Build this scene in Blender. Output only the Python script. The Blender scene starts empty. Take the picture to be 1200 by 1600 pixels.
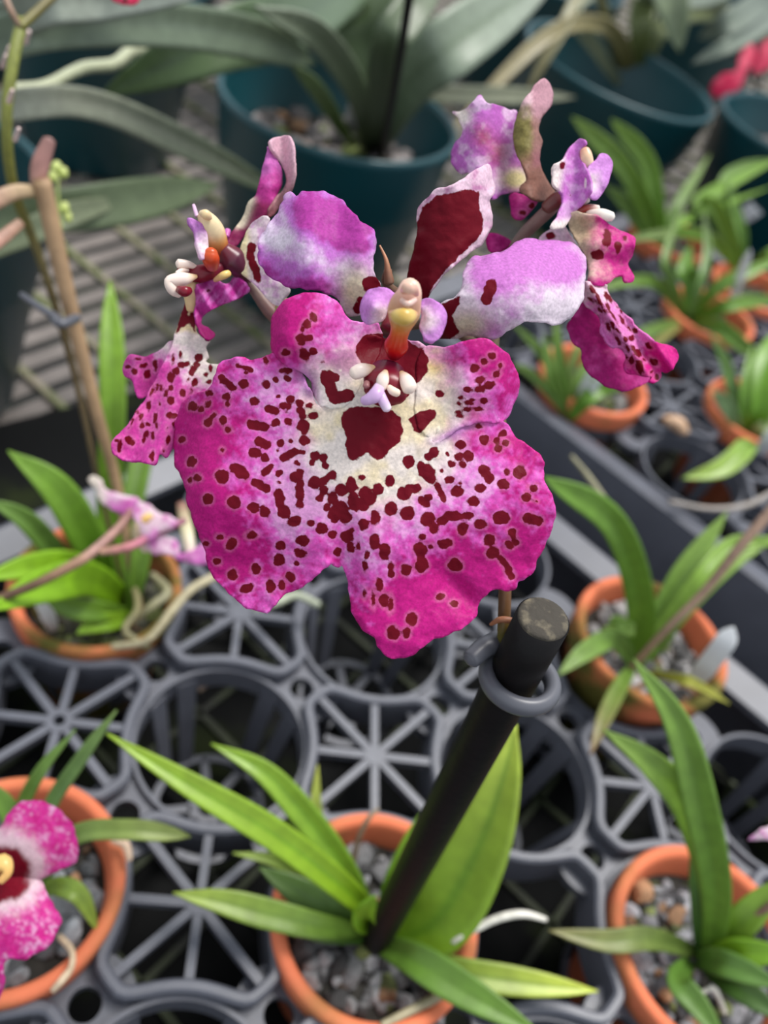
import bpy, bmesh, math, random
import numpy as np
from mathutils import Vector, Matrix
from mathutils.geometry import delaunay_2d_cdt
random.seed(7)
SC = bpy.context.scene
COL = SC.collection

# ------------------------------------------------------------------ camera, light, exposure
F = 1300.0
RM = Matrix(((0.94208581, -0.33537193, 0.0), (0.23533421, 0.66107206, -0.71246161), (0.23893963, 0.67119997, 0.70171109)))
CZ = 0.20916
CAM = Vector((0, 0, CZ))
cam_d = bpy.data.cameras.new('camera'); cam = bpy.data.objects.new('camera', cam_d); COL.objects.link(cam)
cam.matrix_world = Matrix.Translation(CAM) @ RM.to_4x4()
cam_d.sensor_fit = 'HORIZONTAL'; cam_d.sensor_width = 24.0; cam_d.lens = 24.0 * F / 1200.0
cam_d.clip_start = 0.005; cam_d.clip_end = 60
cam_d.dof.use_dof = True; cam_d.dof.focus_distance = 0.1035; cam_d.dof.aperture_fstop = 14.5
SC.camera = cam
world = bpy.data.worlds.new('sky'); SC.world = world; world.use_nodes = True
bg = world.node_tree.nodes['Background']; bg.inputs[0].default_value = (0.86, 0.93, 1.0, 1); bg.inputs[1].default_value = 0.85
def sun(name, rot, e, ang, col=(1, 0.97, 0.92)):
    d = bpy.data.lights.new(name, 'SUN'); d.energy = e; d.angle = math.radians(ang); d.color = col
    o = bpy.data.objects.new(name, d); COL.objects.link(o); o.rotation_euler = [math.radians(a) for a in rot]
    return o
sun('sun_through_roof', (-16, 14, 0), 3.6, 24)
vs = SC.view_settings; vs.view_transform = 'Standard'; vs.look = 'None'; vs.gamma = 1; vs.use_curve_mapping = False
vs.exposure = 0.12

# ------------------------------------------------------------------ helpers
def L(c):
    return tuple(((v / 255) / 12.92 if v / 255 <= 0.04045 else ((v / 255 + 0.055) / 1.055) ** 2.4) for v in c[:3])
def P(x, y, z):                     # point on the sight line through (x, y) at height z
    d = RM @ Vector(((x - 600) / F, -(y - 800) / F, -1)); return CAM + d * ((z - CZ) / d.z)
def D(x, y, d):                     # point at distance d in front of the camera
    return CAM + (RM @ Vector(((x - 600) / F, -(y - 800) / F, -1))) * d
def depth(p):
    return -(RM.transposed() @ (p - CAM)).z
def link(name, me, parent=None, mat=None):
    o = bpy.data.objects.new(name, me); COL.objects.link(o)
    if parent: o.parent = parent
    if mat: me.materials.append(mat)
    return o
def thing(name, label, cat, group=None, loc=(0, 0, 0)):
    o = bpy.data.objects.new(name, None); COL.objects.link(o); o.empty_display_size = 0.01
    o.location = loc
    o['label'] = label; o['category'] = cat
    if group: o['group'] = group
    return o
def keep(o, parent):                # parent without moving
    o.parent = parent; o.matrix_parent_inverse = Matrix.Translation(-parent.location)
    return o
def sub(o, parent):                 # sub-part: parent is a mesh whose own parent holds the offset
    o.parent = parent
    return o
def tag(o, label=None, cat=None, group=None, kind=None):
    if label: o['label'] = label
    if cat: o['category'] = cat
    if group: o['group'] = group
    if kind: o['kind'] = kind
    return o
def smooth(me):
    me.polygons.foreach_set('use_smooth', [True] * len(me.polygons))
def mesh(verts, faces, cols=None, spot=None, sm=True):
    me = bpy.data.meshes.new('m'); me.from_pydata([tuple(v) for v in verts], [], faces)
    if sm: smooth(me)
    if cols is not None:
        a = me.color_attributes.new('Col', 'FLOAT_COLOR', 'POINT')
        arr = np.ones((len(verts), 4)); arr[:, :3] = np.asarray(cols)[:, :3]; a.data.foreach_set('color', arr.ravel())
    if spot is not None:
        a = me.attributes.new('spot', 'FLOAT', 'POINT'); a.data.foreach_set('value', np.asarray(spot, dtype=float))
    return me
def catmull(pts, n, closed=False):
    pts = [np.array(p, float) for p in pts]; out = []
    N = len(pts); segs = N if closed else N - 1
    for i in range(segs):
        if closed: p0, p1, p2, p3 = pts[i - 1], pts[i], pts[(i + 1) % N], pts[(i + 2) % N]
        else:
            p1, p2 = pts[i], pts[i + 1]; p0 = pts[i - 1] if i > 0 else 2 * p1 - p2; p3 = pts[i + 2] if i + 2 < N else 2 * p2 - p1
        for k in range(n):
            t = k / n
            out.append(0.5 * ((2 * p1) + (-p0 + p2) * t + (2 * p0 - 5 * p1 + 4 * p2 - p3) * t * t + (-p0 + 3 * p1 - 3 * p2 + p3) * t ** 3))
    if not closed: out.append(pts[-1])
    return out

def mat(name, col=None, rough=0.5, attr=False, noise=None, bump=0.0, spec=0.5, bscale=None, trans=0.0, metal=0.0, col2=None, spots=False, subs=0.0):
    m = bpy.data.materials.new(name); m.use_nodes = True; nt = m.node_tree; N = nt.nodes; K = nt.links
    b = N['Principled BSDF']; b.inputs['Roughness'].default_value = rough; b.inputs['Metallic'].default_value = metal
    b.inputs['Specular IOR Level'].default_value = spec
    tc = N.new('ShaderNodeTexCoord')
    if attr:
        a = N.new('ShaderNodeAttribute'); a.attribute_name = 'Col'; src = a.outputs['Color']
    else:
        r = N.new('ShaderNodeRGB'); r.outputs[0].default_value = (*L(col), 1); src = r.outputs[0]
    if col2:
        nz = N.new('ShaderNodeTexNoise'); nz.inputs['Scale'].default_value = noise[0]; nz.inputs['Detail'].default_value = 5
        K.new(tc.outputs['Object'], nz.inputs['Vector'])
        cr = N.new('ShaderNodeValToRGB'); cr.color_ramp.elements[0].position = noise[1]; cr.color_ramp.elements[1].position = noise[2]
        K.new(nz.outputs['Fac'], cr.inputs['Fac'])
        mx = N.new('ShaderNodeMix'); mx.data_type = 'RGBA'; K.new(cr.outputs['Color'], mx.inputs['Factor'])
        K.new(src, mx.inputs[6]); mx.inputs[7].default_value = (*L(col2), 1); src = mx.outputs[2]
    elif noise:
        nz = N.new('ShaderNodeTexNoise'); nz.inputs['Scale'].default_value = noise[0]; nz.inputs['Detail'].default_value = 4
        K.new(tc.outputs['Object'], nz.inputs['Vector'])
        mr = N.new('ShaderNodeMapRange'); mr.inputs[1].default_value = 0.3; mr.inputs[2].default_value = 0.7
        mr.inputs[3].default_value = 1 - noise[1]; mr.inputs[4].default_value = 1 + noise[1]; K.new(nz.outputs['Fac'], mr.inputs[0])
        mx = N.new('ShaderNodeMix'); mx.data_type = 'RGBA'; mx.blend_type = 'MULTIPLY'; mx.inputs['Factor'].default_value = 1
        K.new(src, mx.inputs[6]); K.new(mr.outputs[0], mx.inputs[7]); src = mx.outputs[2]
    if spots:
        a2 = N.new('ShaderNodeAttribute'); a2.attribute_name = 'spot'
        n2 = N.new('ShaderNodeTexNoise'); n2.inputs['Scale'].default_value = 1500; n2.inputs['Detail'].default_value = 2
        K.new(tc.outputs['Object'], n2.inputs['Vector'])
        m1 = N.new('ShaderNodeMath'); m1.operation = 'MULTIPLY_ADD'; K.new(n2.outputs['Fac'], m1.inputs[0]); m1.inputs[1].default_value = 5.0; K.new(a2.outputs['Fac'], m1.inputs[2])
        mr = N.new('ShaderNodeMapRange'); K.new(m1.outputs[0], mr.inputs[0]); mr.inputs[1].default_value = 1.7; mr.inputs[2].default_value = 3.4; mr.inputs[3].default_value = 1; mr.inputs[4].default_value = 0
        mx = N.new('ShaderNodeMix'); mx.data_type = 'RGBA'; K.new(mr.outputs[0], mx.inputs['Factor']); K.new(src, mx.inputs[6]); mx.inputs[7].default_value = (*L((112, 0, 26)), 1); src = mx.outputs[2]
    K.new(src, b.inputs['Base Color'])
    if bump:
        nb = N.new('ShaderNodeTexNoise'); nb.inputs['Scale'].default_value = bscale or 400; nb.inputs['Detail'].default_value = 4
        K.new(tc.outputs['Object'], nb.inputs['Vector'])
        bp = N.new('ShaderNodeBump'); bp.inputs['Strength'].default_value = bump; bp.inputs['Distance'].default_value = 0.3 / (bscale or 400)
        K.new(nb.outputs['Fac'], bp.inputs['Height']); K.new(bp.outputs['Normal'], b.inputs['Normal'])
    if trans:
        tr = N.new('ShaderNodeBsdfTranslucent'); K.new(src, tr.inputs['Color'])
        ms = N.new('ShaderNodeMixShader'); ms.inputs[0].default_value = trans
        K.new(b.outputs[0], ms.inputs[1]); K.new(tr.outputs[0], ms.inputs[2]); K.new(ms.outputs[0], N['Material Output'].inputs['Surface'])
    return m
M = {}
M['petal'] = mat('petal_surface', attr=True, rough=0.5, noise=(2600, 0.17), bump=0.35, bscale=1800, trans=0.28, spots=True, spec=0.18)
M['fleshy'] = mat('fleshy_flower_surface', attr=True, rough=0.32, noise=(1500, 0.06), trans=0.12, spec=0.5)
M['leaf'] = mat('leaf_surface', attr=True, rough=0.38, noise=(260, 0.13), bump=0.1, bscale=700, trans=0.22, spec=0.45)
M['stem'] = mat('stem_surface', attr=True, rough=0.5, noise=(500, 0.2), bump=0.2, bscale=900)
M['terracotta'] = mat('terracotta', (220, 120, 84), rough=0.75, noise=(60, 0.5, 0.78), col2=(150, 108, 62), bump=0.25, bscale=900, spec=0.3)
M['mossy'] = mat('mossy_terracotta', (216, 118, 82), rough=0.8, noise=(45, 0.42, 0.6), col2=(92, 88, 34), bump=0.25, bscale=900, spec=0.3)
M['tray'] = mat('grey_plastic_tray', (88, 90, 100), rough=0.42, noise=(90, 0.10), bump=0.12, bscale=600, spec=0.5)
M['teal'] = mat('teal_plastic', (12, 66, 74), rough=0.38, noise=(25, 0.08), spec=0.5)
M['stone'] = mat('gravel_stone', attr=True, rough=0.8, noise=(500, 0.3), bump=0.5, bscale=700, spec=0.3)
M['soil'] = mat('dark_potting_soil', (48, 42, 36), rough=0.95, noise=(400, 0.4), bump=0.8, bscale=500)
M['black'] = mat('black_stake', (13, 10, 12), rough=0.5, spec=0.22, noise=(300, 0.25), bump=0.15, bscale=500)
M['stub'] = mat('cut_stake_end', (60, 55, 48), rough=0.85, noise=(500, 0.5, 0.75), col2=(130, 120, 100), bump=0.8, bscale=700)
M['clip'] = mat('grey_clip_plastic', (88, 89, 97), rough=0.4, spec=0.5)
M['bamboo'] = mat('dry_bamboo', (158, 128, 96), rough=0.6, noise=(120, 0.2), bump=0.2, bscale=300)
M['metal'] = mat('galvanised_bench_metal', (128, 120, 116), rough=0.5, noise=(60, 0.2), metal=0.2, bump=0.1)
M['wire'] = mat('weathered_cross_wire', (150, 140, 122), rough=0.6, noise=(100, 0.42, 0.62), col2=(98, 108, 62))
M['ground'] = mat('dark_greenhouse_ground', (12, 13, 13), rough=0.9, noise=(5, 0.45, 0.7), col2=(24, 30, 15), bump=0.6, bscale=30)
M['mat'] = mat('black_shade_mat', (11, 12, 13), rough=0.85, spec=0.2, noise=(28, 0.56, 0.72), col2=(36, 44, 18), bump=0.3, bscale=80)  # near-black colour stands for shade below the trays, green blotches are algae
M['algae'] = mat('algae_wire', (58, 66, 42), rough=0.7, noise=(60, 0.4, 0.65), col2=(26, 28, 24))
M['white'] = mat('white_label_plastic', (222, 224, 228), rough=0.4, noise=(200, 0.05), trans=0.1)

def vnoise(x, y, s, seed=0):
    x = np.asarray(x, float) / s; y = np.asarray(y, float) / s
    xi = np.floor(x).astype(int); yi = np.floor(y).astype(int); fx = x - xi; fy = y - yi
    fx = fx * fx * (3 - 2 * fx); fy = fy * fy * (3 - 2 * fy)
    def h(a, b):
        v = np.sin(a * 127.1 + b * 311.7 + seed * 74.7) * 43758.5453; return v - np.floor(v)
    return (h(xi, yi) * (1 - fx) + h(xi + 1, yi) * fx) * (1 - fy) + (h(xi, yi + 1) * (1 - fx) + h(xi + 1, yi + 1) * fx) * fy
def fnoise(x, y, s, seed=0):
    return (vnoise(x, y, s, seed) * 0.5 + vnoise(x, y, s / 2.1, seed + 1) * 0.3 + vnoise(x, y, s / 4.3, seed + 2) * 0.2)
def sstep(a, b, x):
    t = np.clip((x - a) / (b - a), 0, 1); return t * t * (3 - 2 * t)
def mixc(a, b, t):
    t = np.asarray(t)[:, None]; return np.asarray(a) * (1 - t) + np.asarray(b) * t
def const(c, X): return np.tile(np.array(L(c)), (len(X), 1))

# spot distance: ellipses (x,y,rx,ry,deg), capsules (x1,y1,x2,y2,r,None) and polygons; warped by noise
def spot_field(X, Y, ells=(), caps=(), polys=()):
    wx = X + (vnoise(X, Y, 6, 11) - 0.5) * 3.2; wy = Y + (vnoise(X, Y, 6, 29) - 0.5) * 3.2
    d = np.full(len(X), 30.0)
    for e in ells:
        a = math.radians(e[4] if len(e) > 4 else 0); rx = e[2]; ry = e[3] if len(e) > 3 else rx
        u = (wx - e[0]) * math.cos(a) + (wy - e[1]) * math.sin(a); v = -(wx - e[0]) * math.sin(a) + (wy - e[1]) * math.cos(a)
        d = np.minimum(d, (np.sqrt((u / rx) ** 2 + (v / ry) ** 2) - 1) * min(rx, ry))
    for (x1, y1, x2, y2, r) in caps:
        dx, dy = x2 - x1, y2 - y1; t = np.clip(((wx - x1) * dx + (wy - y1) * dy) / (dx * dx + dy * dy + 1e-9), 0, 1)
        d = np.minimum(d, np.hypot(wx - x1 - t * dx, wy - y1 - t * dy) - r)
    for poly in polys:
        n = len(poly); dd = np.full(len(X), 1e9); ins = np.zeros(len(X), bool)
        for i in range(n):
            x1, y1 = poly[i]; x2, y2 = poly[(i + 1) % n]; dx, dy = x2 - x1, y2 - y1
            t = np.clip(((wx - x1) * dx + (wy - y1) * dy) / (dx * dx + dy * dy + 1e-9), 0, 1)
            dd = np.minimum(dd, np.hypot(wx - x1 - t * dx, wy - y1 - t * dy))
            c = ((y1 > wy) != (y2 > wy)) & (wx < (x2 - x1) * (wy - y1) / ((y2 - y1) if y2 != y1 else 1e-9) + x1); ins ^= c
        d = np.minimum(d, np.where(ins, -dd, dd))
    return d

def petal(name, outline, dep, colf, parent, ells=(), caps=(), polys=(), step=4.0, ruff=1.0, thick=0.00035, halo=True, label=None, seed=0, m='petal', crisp=0.00022, ea=0.0011):
    ol = catmull(outline, 6, True)
    cx = sum(p[0] for p in ol) / len(ol); cy = sum(p[1] for p in ol) / len(ol)
    rng = random.Random(seed + len(ol))
    res = [ol[0]]                                         # resample
    for p in ol[1:]:
        if np.hypot(*(p - res[-1])) > 2.2: res.append(p)
    out = []
    s = 0
    for i, p in enumerate(res):
        q = res[(i + 1) % len(res)]; t = q - p; L_ = np.hypot(*t) + 1e-9; s += L_; nn = np.array([t[1], -t[0]]) / L_
        out.append(p + nn * ruff * (math.sin(s / 5.1 + seed) * 0.7 + math.sin(s / 2.7 + seed * 2) * 0.4 + math.sin(s / 13.0) * 0.8))
    vs_ = [Vector((float(p[0]), float(p[1]))) for p in out]; n = len(vs_)
    xs = [v.x for v in vs_]; ys = [v.y for v in vs_]
    pts = []
    row = 0
    yy = min(ys)
    while yy < max(ys):
        xx = min(xs) + (row % 2) * step / 2
        while xx < max(xs):
            pts.append((xx, yy)); xx += step
        yy += step * 0.87; row += 1
    A = np.array(pts); PX = np.array([[v.x, v.y] for v in vs_])
    ins = np.zeros(len(A), bool); dm = np.full(len(A), 1e9)
    for i in range(n):
        x1, y1 = PX[i]; x2, y2 = PX[(i + 1) % n]; dx, dy = x2 - x1, y2 - y1
        t = np.clip(((A[:, 0] - x1) * dx + (A[:, 1] - y1) * dy) / (dx * dx + dy * dy + 1e-9), 0, 1)
        dm = np.minimum(dm, np.hypot(A[:, 0] - x1 - t * dx, A[:, 1] - y1 - t * dy))
        c = ((y1 > A[:, 1]) != (y2 > A[:, 1])) & (A[:, 0] < (x2 - x1) * (A[:, 1] - y1) / ((y2 - y1) if y2 != y1 else 1e-9) + x1); ins ^= c
    A = A[ins & (dm > step * 0.45)]
    allv = vs_ + [Vector((float(a), float(b))) for a, b in A]
    r = delaunay_2d_cdt(allv, [(i, (i + 1) % n) for i in range(n)], [], 1, 1e-5)
    V = np.array([[v.x, v.y] for v in r[0]]); faces = [tuple(f) for f in r[2]]
    X, Y = V[:, 0], V[:, 1]
    # distance to edge for halo / ruffles
    dE = np.full(len(X), 1e9)
    for i in range(0, n, 2):
        dE = np.minimum(dE, np.hypot(X - PX[i, 0], Y - PX[i, 1]))
    dd = dep(X, Y) + (fnoise(X, Y, 22, 77 if ea == 0 or name == 'lip' else seed) - 0.5) * crisp * 2.2 + np.exp(-dE / 14) * (vnoise(X, Y, 16, seed + 5) - 0.5) * ea
    cols = colf(X, Y, dE)
    sp = spot_field(X, Y, ells, caps, polys) if (ells or caps or polys) else np.full(len(X), 30.0)
    if halo and (ells or caps or polys):
        cols = mixc(cols, np.maximum(cols, np.array(L((244, 178, 205)))), 0.2 * (1 - sstep(0.5, 5, sp)))
    d = np.array(RM)
    P3 = np.stack([(X - 600) / F, -(Y - 800) / F, -np.ones(len(X))], 1) * dd[:, None] @ d.T + np.array([0, 0, CZ])
    me = mesh(P3, faces, cols, sp)
    bm = bmesh.new(); bm.from_mesh(me); bmesh.ops.recalc_face_normals(bm, faces=bm.faces)
    f = bm.faces[len(bm.faces) // 2] if len(bm.faces) else None
    bm.faces.ensure_lookup_table()
    tot = sum(1 for g in list(bm.faces)[::17] if g.normal.dot(CAM - g.calc_center_median()) > 0); cnt = len(list(bm.faces)[::17])
    if tot < cnt / 2: bmesh.ops.reverse_faces(bm, faces=bm.faces)
    bm.to_mesh(me); bm.free()
    o = link(name, me, parent, M[m])
    s_ = o.modifiers.new('thickness', 'SOLIDIFY'); s_.thickness = thick; s_.offset = -1
    if label: o['label'] = label
    return o

def loft(pts, n=14, cap=True, res=5):
    """pts: list of (Vector3, radius, colour[, flatten]) -> mesh"""
    arr = [np.array([*p[0], p[1], *L(p[2]), (p[3] if len(p) > 3 else 1.0)], float) for p in pts]
    arr = catmull(arr, res) if len(arr) > 1 else arr
    verts, faces, cols = [], [], []
    prev = None
    c = [Vector(a[:3]) for a in arr]
    N = len(arr)
    for i, a in enumerate(arr):
        t = (c[min(i + 1, N - 1)] - c[max(i - 1, 0)]).normalized()
        if prev is None:
            vd = (CAM - c[i]).normalized(); u = t.cross(vd)
            if u.length < 1e-4: u = t.orthogonal()
            u.normalize()
        else:
            u = (prev - t * prev.dot(t)).normalized()
        prev = u; w = t.cross(u)
        r = max(a[3], 1e-5)
        for k in range(n):
            an = 2 * math.pi * k / n
            verts.append(c[i] + u * (math.cos(an) * r) + w * (math.sin(an) * r * a[7])); cols.append(a[4:7])
    for i in range(N - 1):
        for k in range(n):
            faces.append((i * n + k, i * n + (k + 1) % n, (i + 1) * n + (k + 1) % n, (i + 1) * n + k))
    if cap:
        faces.append(tuple(range(n - 1, -1, -1))); faces.append(tuple((N - 1) * n + k for k in range(n)))
    return mesh(verts, faces, np.clip(np.array(cols), 0, 1))
def pxloft(name, pts, parent, m='stem', n=14, closed_ends=True, label=None, res=5):
    """pts: (x, y, depth, radius_px, colour[, flatten])"""
    q = []
    for p in pts:
        q.append((D(p[0], p[1], p[2]), p[3] * p[2] / F, p[4], p[5] if len(p) > 5 else 1.0))
    if closed_ends:
        a, b = q[0], q[-1]
        da = (a[0] - q[1][0]).normalized(); db = (b[0] - q[-2][0]).normalized()
        q = [(a[0] + da * a[1] * 0.75, a[1] * 0.25, a[2], a[3]), (a[0] + da * a[1] * 0.45, a[1] * 0.75, a[2], a[3])] + q + [(b[0] + db * b[1] * 0.45, b[1] * 0.75, b[2], b[3]), (b[0] + db * b[1] * 0.75, b[1] * 0.25, b[2], b[3])]
    o = link(name, loft(q, n, True, res), parent, M[m])
    if label: o['label'] = label
    return o
def zloft(name, pts, parent, m='stem', n=10, label=None):
    """pts: (x, y, height z, radius_px, colour[, flatten])"""
    q = []
    for p in pts:
        w = P(p[0], p[1], p[2]); q.append((p[0], p[1], depth(w), p[3], p[4], p[5] if len(p) > 5 else 1.0))
    return pxloft(name, q, parent, m, n, True, label)

def leaf(parent, pts, w, col, tip=None, fold=0.16, name='leaf', prof='lance', thick=0.0006, midrib=None, roll=0.0, label=None, m='leaf'):
    """pts: (x, y, z) root -> tip ; w: widest width in px"""
    W = [p if isinstance(p, Vector) else P(*p) for p in pts]; arr = catmull([np.array([*v]) for v in W], 7); C = [Vector(a) for a in arr]; N = len(C)
    tip = tip or col; warm = thick < 0.001; lc, lt = np.array(L(col)) * ((1.22, 1.10, 0.80) if warm else (1.0, 0.97, 0.97)), np.array(L(tip)) * ((1.2, 1.10, 0.84) if warm else (1.0, 0.97, 0.97)); mid = np.array(L(midrib)) if midrib else lc * 0.78
    verts, cols, faces = [], [], []
    K = 9
    for i, c in enumerate(C):
        t = i / (N - 1)
        tg = (C[min(i + 1, N - 1)] - C[max(i - 1, 0)]).normalized(); vd = (CAM - c).normalized()
        side = tg.cross(vd)
        side = side.normalized() if side.length > 0.05 else Vector((1, 0, 0)); nn = side.cross(tg).normalized()
        if roll: side = (side * math.cos(roll) + nn * math.sin(roll)).normalized(); nn = side.cross(tg).normalized()
        if prof == 'lance': k = (0.45 + 0.55 * math.sin(min(t / 0.5, 1) * math.pi / 2)) * (1 - max(0, (t - 0.5) / 0.5) ** 2.2)
        elif prof == 'strap': k = (0.6 + 0.4 * min(t / 0.25, 1)) * (1 - max(0, (t - 0.72) / 0.28) ** 2.6)
        elif prof == 'low': k = (0.55 + 0.45 * math.sin(min(t / 0.36, 1) * math.pi / 2)) * (1 - max(0, (t - 0.36) / 0.64) ** 1.5)
        else: k = (0.25 + 0.75 * math.sin(min(t / 0.62, 1) * math.pi / 2)) * (1 - max(0, (t - 0.62) / 0.38) ** 2.4)
        hw = max(0.5 * w * k * depth(c) / F, 0.00012)
        for j in range(K):
            s = -1 + 2 * j / (K - 1)
            verts.append(c + side * (s * hw) - nn * (fold * 2 * hw * (1 - abs(s) ** 1.3)))
            base = lc * (1 - t ** 1.6) + lt * t ** 1.6
            mm = math.exp(-(s / 0.16) ** 2) * 0.55
            cols.append(base * (1 - mm) + mid * mm * (1 if midrib else 1))
    for i in range(N - 1):
        for j in range(K - 1):
            faces.append((i * K + j, i * K + j + 1, (i + 1) * K + j + 1, (i + 1) * K + j))
    me = mesh(verts, faces, np.array(cols)); o = link(name, me, parent, M[m])
    s_ = o.modifiers.new('thickness', 'SOLIDIFY'); s_.thickness = thick; s_.offset = 0
    if label: o['label'] = label
    return o

def lathe(prof, n=72, center=(0, 0, 0), close=True, wob=0.0):
    verts, faces = [], []
    for r, z in prof:
        for k in range(n):
            a = 2 * math.pi * k / n; verts.append((center[0] + r * math.cos(a), center[1] + r * math.sin(a), center[2] + z))
    m = len(prof)
    rng = range(m) if close else range(m - 1)
    for i in rng:
        for k in range(n):
            faces.append((i * n + k, i * n + (k + 1) % n, ((i + 1) % m) * n + (k + 1) % n, ((i + 1) % m) * n + k))
    return mesh(verts, faces)

# ------------------------------------------------------------------ tray lattice on the bench
U = 0.06; YAW = -0.533; TX, TY = -0.344 * U, 1.827 * U
CY, SY = math.cos(YAW), math.sin(YAW)
def lat(i, j): return Vector((CY * i * U - SY * j * U + TX, SY * i * U + CY * j * U + TY, 0))
ZB = -0.055                                    # bench top

# ------------------------------------------------------------------ setting
floor = link('floor', mesh([(-6, -6, -0.8), (6, -6, -0.8), (6, 9, -0.8), (-6, 9, -0.8)], [(0, 1, 2, 3)], sm=False), None, M['ground']); tag(floor, kind='structure', label='dark greenhouse ground under the bench')

# mesh bench: flat slats with cross wires and a side frame
bench = thing('mesh_bench', 'grey metal mesh bench of flat slats and cross wires under all pots', 'bench', loc=(0, 0, ZB))
def box_between(verts, faces, a, b, wdt, h, ztop):
    d = (b - a); d.z = 0; d.normalize(); s = Vector((-d.y, d.x, 0)) * wdt / 2; k = len(verts)
    for p in (a, b):
        for q in (s, -s):
            for z in (ztop, ztop - h): verts.append((p.x + q.x, p.y + q.y, z))
    for f in ((0, 1, 3, 2), (4, 6, 7, 5), (0, 4, 5, 1), (2, 3, 7, 6), (0, 2, 6, 4), (1, 5, 7, 3)): faces.append(tuple(k + i for i in f))
SA = math.radians(63.6); sd = Vector((math.cos(SA), math.sin(SA), 0)); sn = Vector((-sd.y, sd.x, 0))
v, f = [], []
o0 = Vector((-0.1905, 0.4136, 0)) + sn * 0.0072
for k in range(-48, 34):
    c = o0 + sn * (0.0144 * k); m0 = c - sd * (c.dot(sd))
    a = m0 + sd * -0.25; b = m0 + sd * 1.9
    box_between(v, f, a, b, 0.0088, 0.0015, ZB - 0.003)
keep(link('slat_deck', mesh(v, f, sm=False), None, M['metal']), bench)
v, f = [], []
for k in range(-14, 46):
    c = Vector((-0.2009, 0.3739, 0)) + sd * (0.0385 * k); m0 = c - sn * (c.dot(sn))
    box_between(v, f, m0 - sn * 0.55, m0 + sn * 0.75, 0.0034, 0.0028, ZB)
keep(link('cross_wires', mesh(v, f, sm=False), None, M['wire']), bench)
v, f = [], []
for k in (-0.56, 0.76):
    box_between(v, f, sn * k - sd * 0.27, sn * k + sd * 1.95, 0.02, 0.035, ZB - 0.002)
for k in (-0.27, 1.95):
    box_between(v, f, sn * -0.56 + sd * k, sn * 0.76 + sd * k, 0.02, 0.035, ZB - 0.002)
keep(link('bench_frame', mesh(v, f, sm=False), None, M['metal']), bench)

# black mat added to stand for the shade under the trays; sparse wire grid on it
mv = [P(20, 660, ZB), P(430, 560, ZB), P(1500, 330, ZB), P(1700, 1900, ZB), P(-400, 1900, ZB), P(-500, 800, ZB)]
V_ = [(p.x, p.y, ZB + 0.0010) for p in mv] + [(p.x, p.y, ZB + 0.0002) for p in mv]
lm = link('shade_mat', mesh(V_, [(0, 5, 4, 3, 2, 1), (6, 7, 8, 9, 10, 11)] + [(i, (i + 1) % 6, (i + 1) % 6 + 6, i + 6) for i in range(6)], sm=False), None, M['mat']); tag(lm, 'black mat with algae added as the shade on the bench under the trays', 'mat')
v, f = [], []
g0 = P(840, 1252, ZB)
for k in range(-10, 8):
    a = g0 + sd * (0.033 * k); box_between(v, f, a - sn * 0.16, a + sn * 0.19, 0.0022, 0.0016, ZB + 0.0026)
for k in range(-7, 9):
    a = g0 + sn * (0.026 * k); box_between(v, f, a - sd * 0.30, a + sd * 0.22, 0.0022, 0.0016, ZB + 0.0026)
wg = link('wire_grid', mesh(v, f, sm=False), None, M['algae']); tag(wg, 'thin algae green wire grid lying on the black shade mat under the near tray', 'wire grid')

def sweep_closed(path, prof):
    """path: list of (x,y), prof: list of (offset outward, z) closed; returns verts, faces"""
    n = len(path); V, Fc = [], []
    for i in range(n):
        a = path[i - 1]; b = path[(i + 1) % n]; t = Vector((b[0] - a[0], b[1] - a[1])).normalized(); nr = Vector((t.y, -t.x))
        for (o, z) in prof: V.append((path[i][0] + nr.x * o, path[i][1] + nr.y * o, z))
    m = len(prof)
    for i in range(n):
        for k in range(m):
            Fc.append((i * m + k, ((i + 1) % n) * m + k, ((i + 1) % n) * m + (k + 1) % m, i * m + (k + 1) % m))
    return V, Fc
def add(V, Fc, v2, f2):
    k = len(V); V += v2; Fc += [tuple(i + k for i in g) for g in f2]
def web_outline(n=96, R=0.0250, rmax=0.0238, d=0.0424):
    pts = []
    for i in range(n):
        th = 2 * math.pi * i / n; ph = (th % (math.pi / 2)) - math.pi / 4
        s = d * math.sin(ph); r = d * math.cos(ph) - math.sqrt(R * R - s * s) if abs(s) < R else 0.06
        p = 10; rr = (r ** -p + rmax ** -p) ** (-1 / p); pts.append((rr, th))
    return pts
RING = [(-0.0016, 0.0), (-0.0010, 0.0007), (0.0005, 0.0007), (0.0012, 0.0), (0.0017, -0.012), (0.0008, -0.012), (-0.0004, -0.003), (-0.0016, -0.003)]
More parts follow.
